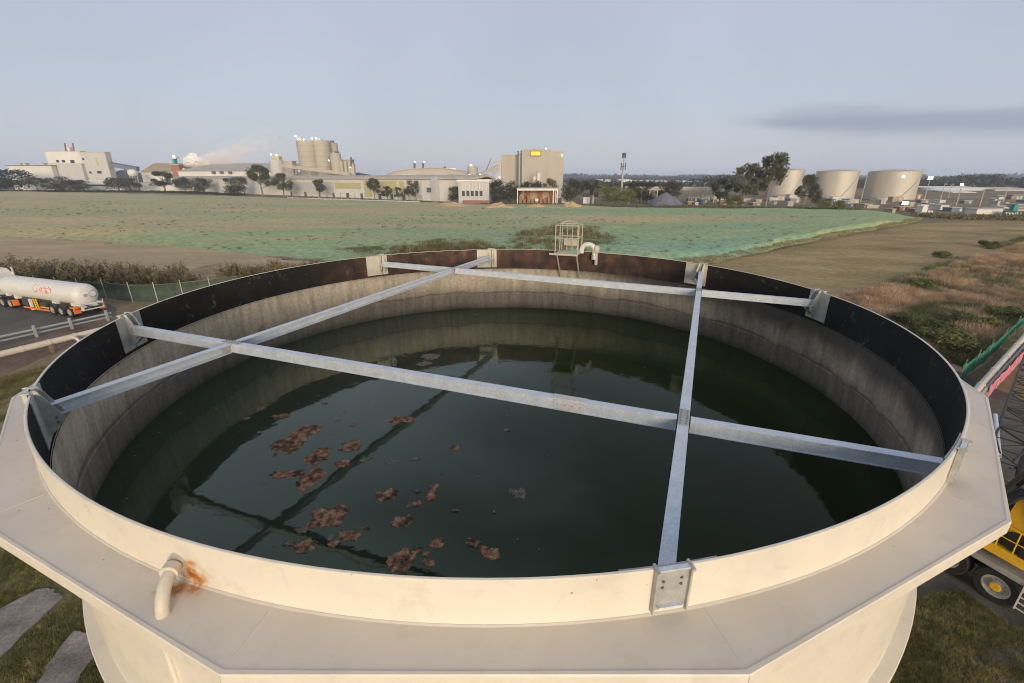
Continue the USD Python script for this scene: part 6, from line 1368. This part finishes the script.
for s in (-1, 1):
    m = MB()
    for k in range(3):
        q = np.linspace(0.35, PI - 0.35, 9)
        for i in range(8):
            a, b = q[i], q[i + 1]; p_ = [(-1.28 * k + 0.57 * math.cos(t), 0.49 + 0.57 * math.sin(t)) for t in (a, b)]
            m.add([(p_[0][0], s * 0.80, p_[0][1]), (p_[0][0], s * 1.17, p_[0][1]), (p_[1][0], s * 1.17, p_[1][1]), (p_[1][0], s * 0.80, p_[1][1])], [[0, 1, 2, 3]])
    m.build('mudguard', 'chassis_dark', tk)
    m = MB(); m.box((0.95, s * 1.0, 0.72), (0.10, 0.52, 0.56)); m.box((0.70, s * 1.0, 0.98), (0.5, 0.5, 0.06)); m.build('mud_flap', 'orange_paint', tk)
    m = MB(); m.box((1.005, s * 0.98, 0.82), (0.03, 0.36, 0.14)); m.build('tail_lamp', 'lamp_red_glass', tk)
m = MB(); m.box((1.35, 0, 0.72), (0.35, 1.66, 0.10)); m.box((1.45, 0, 1.02), (0.22, 1.72, 0.12)); m.box((1.45, -0.79, 0.86), (0.22, 0.12, 0.26)); m.box((1.45, 0.79, 0.86), (0.22, 0.12, 0.26)); bp = m.build('bumper', 'white_paint', tk)
m = MB(); m.box((1.40, 0, 0.87), (0.16, 1.46, 0.20)); m.build('bumper_slot', 'chassis_dark', bp)
m = MB(); m.box((0.7, 0, 1.15), (1.3, 1.8, 0.10)); m.build('rear_deck', 'white_paint', tk)
for s in (-1, 1): m = MB(); m.tube([(1.5, s * 0.8, 1.08), (1.5, s * 0.85, 1.42)], 0.04, 8); m.build('corner_post', 'rim_steel', tk)
m = MB(); m.box((-6.1, -0.95, 0.62), (0.28, 0.16, 1.1), rz=0); lg = m.build('landing_leg', 'white_paint', tk)
m = MB(); m.box((-6.1, -0.95, 0.05), (0.4, 0.35, 0.1)); m.build('leg_foot', 'chassis_dark', lg)
m = MB()
for dx in (-0.2, 0.2): m.bar((-4.95 + dx, -1.06, 0.22), (-5.25 + dx, -1.0, 1.30), 0.08, 0.06, up=(0, 1, 0))
for z in np.linspace(0.35, 1.15, 5): m.box((-5.1 - (z - 0.75) * 0.27, -1.04, z), (0.44, 0.05, 0.05))
m.build('yellow_ladder', 'yellow_paint', tk)
m = MB(); m.box((-4.9, -1.08, 0.34), (4.6, 0.06, 0.14)); m.build('side_guard', 'orange_paint', tk); m = MB(); m.box((-3.6, -1.08, 0.58), (1.6, 0.06, 0.10)); m.build('side_guard', 'yellow_paint', tk)
for x in (-7.0, -4.2): m = MB(); m.box((x, -0.75, 0.72), (0.9, 0.45, 0.5)); m.build('locker', 'chassis_dark', tk)
# prime mover
pmv = thing('prime_mover', 'white truck cab unit under the front of the tanker, cut off by the left edge', 'truck', oT, aT)
for x in (-9.25, -10.55):
    for s in (-1, 1): wheel(pmv, x, s * 0.98, 0.50, 0.50, 0.40, s)
    m = MB(); m.cyl((x, -0.9, 0.5), (x, 0.9, 0.5), 0.09, n=8); m.build('axle', 'chassis_dark', pmv)
for s in (-1, 1):
    wheel(pmv, -14.6, s * 1.0, 0.50, 0.50, 0.30, s)
    m = MB(); m.box((-11.9, s * 0.42, 0.80), (7.4, 0.10, 0.24)); m.build('chassis_rail', 'chassis_dark', pmv)
    m = MB(); m.cyl((-12.6, s * 0.95, 0.72), (-11.5, s * 0.95, 0.72), 0.32, n=18); m.build('fuel_tank', 'rim_steel', pmv)
    m = MB(); m.box((-8.62, s * 0.98, 0.55), (0.10, 0.46, 0.5)); m.box((-8.85, s * 0.98, 0.82), (0.45, 0.42, 0.06)); m.build('mud_flap', 'orange_paint', pmv)
m = MB(); m.box((-13.2, 0, 1.95), (1.9, 2.4, 2.1)); m.box((-13.3, 0, 3.15), (1.6, 2.2, 0.5), taper=0.8); cb = m.build('cab', 'white_paint', pmv)
m = MB(); m.box((-14.9, 0, 1.35), (1.7, 2.0, 1.1), taper=0.92); m.build('bonnet', 'white_paint', pmv)
m = MB(); m.box((-14.12, 0, 2.45), (0.08, 2.1, 0.8)); m.build('windscreen', 'glass_dark', cb)
for s in (-1, 1): m = MB(); m.box((-13.5, s * 1.205, 2.4), (0.9, 0.03, 0.7)); m.build('side_window', 'glass_dark', cb); m = MB(); m.tube([(-12.1, s * 1.05, 0.9), (-12.1, s * 1.05, 3.5)], 0.08, 10); m.build('exhaust', 'rim_steel', pmv)
m = MB(); m.box((-9.9, 0, 1.02), (1.2, 0.9, 0.12)); m.build('turntable', 'chassis_dark', pmv)

# green mesh fence behind the tanker
def mesh_cloth(path, col, op=0.7):
    return usdkit.material(stage, path, {'geo': ('geometry', {}), 'n': ('noise_texture', {'scale': 1.5, 'detail': 4.0}), 'r': ('rgb_ramp', {'ramp': two(col, 0.75, 1.2)}), 'd': ('principled_bsdf', {'roughness': 0.8, 'specular_ior_level': 0.2}), 'tl': ('translucent_bsdf', {}), 'm1': ('mix_closure', {'fac': 0.25}), 't': ('transparent_bsdf', {}), 'w': ('map_range', {'from_min': 0.3, 'from_max': 0.7, 'to_min': 1 - op - 0.08, 'to_max': 1 - op + 0.08, 'clamp': True}), 'mx': ('mix_closure', {})},
                           [('geo.position', 'n.vector'), ('n.fac', 'r.fac'), ('r.color', 'd.base_color'), ('r.color', 'tl.color'), ('d.BSDF', 'm1.closure1'), ('tl.BSDF', 'm1.closure2'), ('m1.closure', 'mx.closure1'), ('t.BSDF', 'mx.closure2'), ('n.fac', 'w.value'), ('w.result', 'mx.fac')], surface='mx.closure')
_defs['fence_cloth'] = lambda p: mesh_cloth(p, (0.045, 0.075, 0.055), 0.72)
_defs['shade_cloth'] = lambda p: mesh_cloth(p, (0.035, 0.20, 0.13), 0.9)
pts = [at(x, y, 0) for x, y in ((-120, 276), (0, 290), (82, 298), (107, 299), (133, 302), (158, 302), (184, 299.5), (212, 296), (240, 292))]
fn = thing('mesh_fence', 'dark green mesh fence on pale posts behind the tanker', 'fence')
for i in range(len(pts) - 1):
    k = 4 if i < 2 else 1
    for j in range(k):
        p, q = pts[i] + (pts[i + 1] - pts[i]) * j / k, pts[i] + (pts[i + 1] - pts[i]) * (j + 1) / k
        u_ = np.linspace(0, 1, 8); n_ = unit(np.cross(q - p, [0, 0, 1])); rows = [p + np.outer(u_, q - p) + zc * z + np.outer(np.sin(u_ * 9 + z * 2 + i) * 0.04, n_) for z in (0.05, 0.6, 1.2, 1.75)]
        V = np.vstack(rows); ii = np.arange(32).reshape(4, 8); F = np.stack([ii[:-1, :-1], ii[:-1, 1:], ii[1:, 1:], ii[1:, :-1]], -1).reshape(-1, 4)
        m = MB(); m.add(V, F); m.build('mesh_panel', 'fence_cloth', fn)
        m = MB(); m.tube([p, p + zc * 2.1 + n_ * 0.05], 0.036, 8); m.build('post', 'pale_bracket', fn)
        m = MB(); m.tube([p + zc * 1.78, q + zc * 1.78], 0.025, 6); m.build('top_wire', 'bark', fn)
# guard rail beside the yard
A_, B_ = at(-140, 377, 0), at(113, 319.5, 0); dg = unit(B_ - A_)
gr = thing('guard_rail', 'low two bar guard rail with grey posts along the asphalt yard', 'guard rail')
L_ = np.linalg.norm(B_ - A_)
for z, r_ in ((0.62, 0.085), (0.30, 0.075)): m = MB(); m.tube([A_ + zc * z, B_ + zc * z], r_, 8); m.build('rail', 'galvanised_dull', gr, label=None)
for px_, py_ in ((-66, 366), (-28, 359.5), (9, 351.5), (47, 340), (80, 331), (111, 321.5)):
    s_ = np.dot(at(px_, py_, 0) - A_, dg)
    if 0 < s_ < L_: m = MB(); m.box(A_ + dg * s_ - np.array([-dg[1], dg[0], 0]) * 0.15 + zc * 0.45, (0.16, 0.16, 1.05), rz=math.atan2(dg[1], dg[0])); m.build('post', 'galvanised_dull', gr)
# cream pipeline on the left
A_, B_ = at(-160, 393, 0.75), at(112, 327.2, 0.75)
pl = thing('cream_pipeline', 'thick cream pipe running above the reddish earth on the left', 'pipe')
m = MB(); m.tube([A_, B_], 0.21, 18); m.build('pipe_run', 'cream_pipe', pl)
dg = unit(B_ - A_); L_ = np.linalg.norm(B_ - A_)
for k in range(1, 9):
    p = A_ + dg * L_ * k / 8.6
    if k % 3 == 0: m = MB(); m.box(p - zc * 0.42, (0.14, 0.4, 0.7), rz=math.atan2(dg[1], dg[0])); m.build('support', 'red_earth', pl)
    m = MB(); m.cyl(p - dg * 1.5 - dg * 0.05, p - dg * 1.5 + dg * 0.05, 0.235, n=18); m.build('flange', 'cream_pipe', pl)
p = A_ + dg * L_ * 0.80; sd = np.array([dg[1], -dg[0], 0])
m = MB(); m.tube([p, p + sd * 0.5, p + sd * 0.8 - zc * 0.1, p + sd * 0.95 - zc * 0.7], 0.10, 12); m.build('branch_pipe', 'cream_pipe', pl)

# ------------------------------------------------------------------ right side: shade cloth fence, pipes, pink barrier
pm('grey_pipe', two((0.32, 0.31, 0.32)), 2, rough=(0.4, 0.6)); pm('black_pipe', two((0.04, 0.04, 0.045)), 2, rough=(0.4, 0.6))
_defs['pink_sheet'] = lambda p: mesh_cloth(p, (0.72, 0.24, 0.30), 0.97)
top = [(958, 372), (972, 361), (985, 351), (1000, 337), (1013, 324), (1026, 315), (1060, 292)]
sf = thing('shade_fence', 'teal green shade cloth fence on thin stakes at the right edge', 'fence')
base = [at(x, y + 10, 0.0) for x, y in top]
for i in range(len(base) - 1):
    p, q = base[i], base[i + 1]; n_ = unit(np.cross(q - p, [0, 0, 1])); u_ = np.linspace(0, 1, 10)
    rows = [p + np.outer(u_, q - p) + np.outer(np.ones(10), zc) * z + np.outer((meshkit.fbm(np.c_[(p[0] + u_ * (q - p)[0]) * 1.1, u_ * 0 + z * 2, u_ * 0], 3, 8) - 0.5) * 0.22, n_) for z in (0.02, 0.35, 0.7, 1.0, 1.12)]
    rows[-1] = rows[-1] - np.outer(np.sin(u_ * PI) * 0.06, zc)
    V = np.vstack(rows); ii = np.arange(50).reshape(5, 10); F = np.stack([ii[:-1, :-1], ii[:-1, 1:], ii[1:, 1:], ii[1:, :-1]], -1).reshape(-1, 4)
    m = MB(); m.add(V, F); m.build('cloth_panel', 'shade_cloth', sf, True)
    m = MB(); m.tube([p, p + zc * 1.55 + n_ * 0.06], 0.028, 6); m.build('stake', 'bark', sf)
def run(name, label, p, q, z, r, mat, cat='pipe'):
    A_, B_ = at(*p, z), at(*q, z); t = thing(name, label, cat); d_ = unit(B_ - A_); A_ = A_ - d_ * 1.0; B_ = B_ + d_ * 6
    m = MB(); m.tube([A_, B_], r, 14); m.build('pipe_run', mat, t)
    for k in range(6): pt = A_ + (B_ - A_) * (k + 0.5) / 6; m = MB(); m.cyl(pt - d_ * 0.06, pt + d_ * 0.06, r * 1.25, n=14); m.build('coupling', mat, t); m = MB(); m.box(pt - zc * (z / 2 + r / 2), (0.3, 0.3, max(z - r, 0.1))); m.build('support', 'old_concrete', t)
    return t
run('pipe_line', 'cream pipe running beside the pink barrier at the right edge', (977.5, 389), (1024, 337.5), 0.7, 0.17, 'cream_pipe')
run('pipe_line', 'thin black pipe between the cream and the grey pipe at the right edge', (980, 391), (1024, 342.5), 0.62, 0.09, 'black_pipe')
run('pipe_line', 'thin grey pipe next to the pink barrier at the right edge', (982, 392.5), (1024, 346.5), 0.62, 0.085, 'grey_pipe')
A_, B_ = at(986, 399, 0.0), at(1026, 356, 0.0)
pk = thing('pink_barrier', 'pink sheet barrier along the pipes at the right edge', 'barrier')
for k in range(5):
    p, q = A_ + (B_ - A_) * k / 5, A_ + (B_ - A_) * (k + 1) / 5; u_ = np.linspace(0, 1, 8); n_ = unit(np.cross(q - p, [0, 0, 1]))
    rows = [p + np.outer(u_, q - p) + zc * z + np.outer(np.sin(u_ * 5 + z * 2 + k * 2.3) * 0.02, n_) for z in (0.0, 0.4, 0.85)]
    V = np.vstack(rows); ii = np.arange(24).reshape(3, 8); m = MB(); m.add(V, np.stack([ii[:-1, :-1], ii[:-1, 1:], ii[1:, 1:], ii[1:, :-1]], -1).reshape(-1, 4)); m.build('sheet_panel', 'pink_sheet', pk, True)
    m = MB(); m.tube([p - zc * 0.1, p + zc * 0.95], 0.025, 6); m.build('stake', 'galvanised_dull', pk)

# ------------------------------------------------------------------ mobile crane on the right
pm('crane_black', two((0.028, 0.027, 0.026)), 2, rough=(0.4, 0.65), fine=0.2)
pm('deck_grey', [(0.3, (0.17, 0.155, 0.14)), (0.7, (0.32, 0.29, 0.26))], 2.5, rough=(0.5, 0.7), fine=0.15)
CS = 0.70
fx = unit(at(1024, 570, 1.2) - at(985, 548, 1.2)); fx[2] = 0; fx = unit(fx)
oC = at(995, 587, 0.80 * CS); oC = oC * [1, 1, 0]; sC = np.array([fx[1], -fx[0], 0])        # sC points to the tank
if np.dot(sC, -oC) < 0: sC = -sC
aX = math.atan2(fx[1], fx[0])
# local x along the crane towards the camera; local y: the side facing the tank is +y or -y
sy = 1.0 if np.dot(rotz(aX) @ np.array([0, 1.0, 0]), sC) > 0 else -1.0
cr = thing('mobile_crane', 'yellow mobile crane with a black lattice boom and big tyres at the right edge', 'crane', oC, aX, None, CS)
Yf = -sy * 0.30                                                                    # wheel centre plane lies 0.3 behind its face
for x in (0.0, -1.75, -4.9, -6.6):
    for yy in (Yf, Yf - sy * 2.1):
        wheel(cr, x, yy, 0.80, 0.80, 0.55, sy if yy == Yf else -sy, 'crane_hub' if False else 'rim_steel', 0.54)
    m = MB(); m.cyl((x, Yf, 0.8), (x, Yf - sy * 2.1, 0.8), 0.12, n=8); m.build('axle', 'crane_black', cr)
m = MB(); m.cyl((0, sy * 0.00, 0.80), (0, sy * 0.03, 0.80), 0.20, 0.16, 16); m.build('yellow_hub', 'yellow_paint', cr)
m = MB(); m.box((-2.6, Yf - sy * 1.05, 1.68), (12.0, 2.75, 0.16)); m.build('carrier_deck', 'deck_grey', cr)
m = MB(); m.box((-2.6, Yf + sy * 0.335, 1.70), (12.0, 0.04, 0.24)); m.build('deck_edge', 'galvanised_dull', cr)
m = MB(); m.box((-2.6, Yf - sy * 1.05, 1.15), (11.5, 0.9, 0.8)); m.build('chassis', 'crane_black', cr)
m = MB()
for dx in (-0.24, 0.24): m.bar((0.98 + dx, Yf + sy * 0.40, 0.45), (0.98 + dx, Yf + sy * 0.36, 1.72), 0.045, 0.045, up=(0, 1, 0))
for z in np.linspace(0.52, 1.65, 5): m.box((0.98, Yf + sy * 0.385, z), (0.48, 0.05, 0.04))
m.build('white_ladder', 'white_paint', cr)
# upper works
m = MB(); m.lathe([(0.9, 1.76), (0.9, 2.0)], 24, (-1.7, Yf - sy * 1.1, 0)); m.build('slew_ring', 'crane_black', cr)
m = MB(); m.box((-1.3, Yf - sy * 1.15, 2.22), (4.2, 2.3, 0.42)); m.build('slew_frame', 'yellow_paint', cr)
m = MB(); m.box((0.15, Yf - sy * 1.9, 2.95), (1.6, 1.0, 1.2)); m.box((-0.2, Yf - sy * 2.0, 3.45), (1.8, 0.9, 0.5), taper=0.9); m.build('engine_house', 'yellow_paint', cr)
m = MB(); m.box((-2.1, Yf - sy * 0.55, 3.0), (1.5, 0.95, 1.25), taper=0.92); cb = m.build('crane_cab', 'yellow_paint', cr)
m = MB(); m.box((-2.1, Yf - sy * 0.07, 3.15), (1.1, 0.03, 0.7)); m.build('cab_window', 'glass_dark', cb); m = MB(); m.box((-2.87, Yf - sy * 0.55, 3.1), (0.03, 0.8, 0.8)); m.build('cab_window', 'glass_dark', cb)
m = MB(); m.box((0.55, Yf - sy * 0.55, 2.7), (0.9, 1.0, 0.7)); m.build('counterweight', 'crane_black', cr)
for x in (-0.9, -0.1):
    m = MB(); m.lathe([(0.0, -0.5), (0.46, -0.5), (0.46, -0.44), (0.32, -0.43), (0.32, 0.43), (0.46, 0.44), (0.46, 0.5), (0, 0.5)], 24, (x, Yf - sy * 0.65, 2.88), axis=(0, 1, 0)); m.build('winch_drum', 'crane_black', cr)
rail = [(-0.6, 2.45), (-0.6, 3.5), (1.0, 3.5), (1.0, 2.45)]
for yy in (Yf - sy * 0.02,):
    for (x0, z0), (x1, z1) in zip(rail[:-1], rail[1:]): m = MB(); m.tube([(x0, yy, z0), (x1, yy, z1)], 0.03, 8); m.build('handrail', 'yellow_paint', cr)
    m = MB(); m.tube([(-0.6, yy, 2.95), (1.0, yy, 2.95)], 0.025, 8); m.build('handrail', 'yellow_paint', cr)
    for x in (-0.05, 0.45): m = MB(); m.tube([(x, yy, 2.45), (x, yy, 3.5)], 0.025, 8); m.build('handrail', 'yellow_paint', cr)
m = MB(); m.bar((0.9, Yf - sy * 0.1, 2.42), (1.7, Yf - sy * 0.1, 3.6), 0.10, 0.18); m.bar((0.9, Yf - sy * 1.2, 2.42), (1.7, Yf - sy * 1.2, 3.6), 0.10, 0.18); m.build('gantry_leg', 'yellow_paint', cr)
# tall works over the near side: inclined yellow legs, black winch housing, hoses
for yy in (Yf - sy * 0.15, Yf - sy * 1.5):
    m = MB(); m.bar((1.0, yy, 2.4), (-0.5, yy, 6.3), 0.16, 0.26); m.build('gantry_leg', 'yellow_paint', cr)
    m = MB(); m.bar((-1.9, yy, 2.4), (-0.6, yy, 6.2), 0.12, 0.16); m.build('gantry_leg', 'crane_black', cr)
m = MB(); m.box((-0.5, Yf - sy * 0.8, 6.3), (0.5, 1.7, 0.3)); m.build('gantry_head', 'crane_black', cr)
m = MB(); m.box((-1.15, Yf - sy * 0.85, 4.0), (1.2, 1.1, 1.4)); m.build('winch_housing', 'crane_black', cr)
m = MB(); m.box((0.15, Yf - sy * 0.75, 4.2), (1.7, 1.1, 2.0), taper=0.85); m.build('yellow_cowl', 'yellow_paint', cr)
for k_ in range(5):
    a_ = k_ * 0.13; m = MB(); m.tube([(-1.7 + a_, Yf - sy * 0.2, 2.6), (-1.5 + a_, Yf + sy * 0.12, 3.4 + a_), (-1.0 + a_, Yf + sy * 0.05, 4.4 + a_), (-0.7 + a_, Yf - sy * 0.3, 5.2)], 0.06, 8); m.build('hose', 'crane_black', cr)
# lattice boom laid out level to the north-east
Ri = rotz(-aX)
b0w, b1w = at(1013, 436, 2.9), at(1040, 345, 2.9); bd = unit(b1w - b0w); b0w = b0w - bd * 2.6; Lb = 26.0
b0 = Ri @ (b0w - oC) / CS; bdl = Ri @ bd; bs = np.array([-bdl[1], bdl[0], 0]); hb = 0.62
cor = lambda t, a, b: b0 + bdl * t + bs * hb * a * min(1, 0.35 + t / 2.0) + zc * hb * b * min(1, 0.35 + t / 2.0)
for a in (-1, 1):
    for b in (-1, 1): m = MB(); m.tube([cor(0, a, b), cor(1.3, a, b), cor(Lb, a, b)], 0.055, 8); m.build('boom_chord', 'crane_black', cr)
n = 15
for k in range(n):
    t0, t1 = 1.3 + (Lb - 1.3) * k / n, 1.3 + (Lb - 1.3) * (k + 1) / n
    m = MB()
    for (a0, b0_), (a1, b1_) in (((-1, 1), (1, 1)), ((-1, -1), (1, -1)), ((-1, -1), (-1, 1)), ((1, -1), (1, 1))):
        if k % 2: a0, b0_, a1, b1_ = a1, b1_, a0, b0_
        m.tube([cor(t0, a0, b0_), cor(t1, a1, b1_)], 0.026, 5); m.tube([cor(t0, a0, b0_), cor(t0, a1, b1_)], 0.024, 5)
    m.build('boom_lacing', 'crane_black', cr)
m = MB(); m.tube([b0 + bs * 0.25 + zc * 0.2, b0 + bs * 0.9 + bdl * 4 + zc * 0.8], 0.09, 10); m.tube([b0 + bs * 1.0 + bdl * 1.0 + zc * 0.3, b0 + bs * 1.1 + bdl * 5 + zc * 0.3], 0.05, 8); m.build('pendant_rod', 'galvanised', cr)
m = MB(); m.tube([b0 + bs * 0.55 - zc * 0.5, b0 + bs * 0.6 + bdl * 1.7 - zc * 0.1], [0.16, 0.12], 12); m.tube([b0 - bs * 0.6 - zc * 0.5, b0 - bs * 0.55 + bdl * 2.1 + zc * 0.1], [0.16, 0.12], 12); m.build('boom_hoist_ram', 'crane_black', cr)
# second vehicle's reddish wheel hub under the deck
# ------------------------------------------------------------------ haze: even thin air round the whole scene
_defs['haze_air'] = lambda path: usdkit.material(stage, path, {'v': ('principled_volume', {'color': (0.58, 0.70, 0.95), 'density': 0.00018, 'anisotropy': 0.0})}, [], volume='v.volume')
m = MB(); m.box((0, 0, 29.5), (18600, 18600, 61.0))
o = obj('haze', m.mesh(), 'haze_air', None, False); tag(o, 'thin pale evening haze over the far plain', 'haze', None, 'stuff')
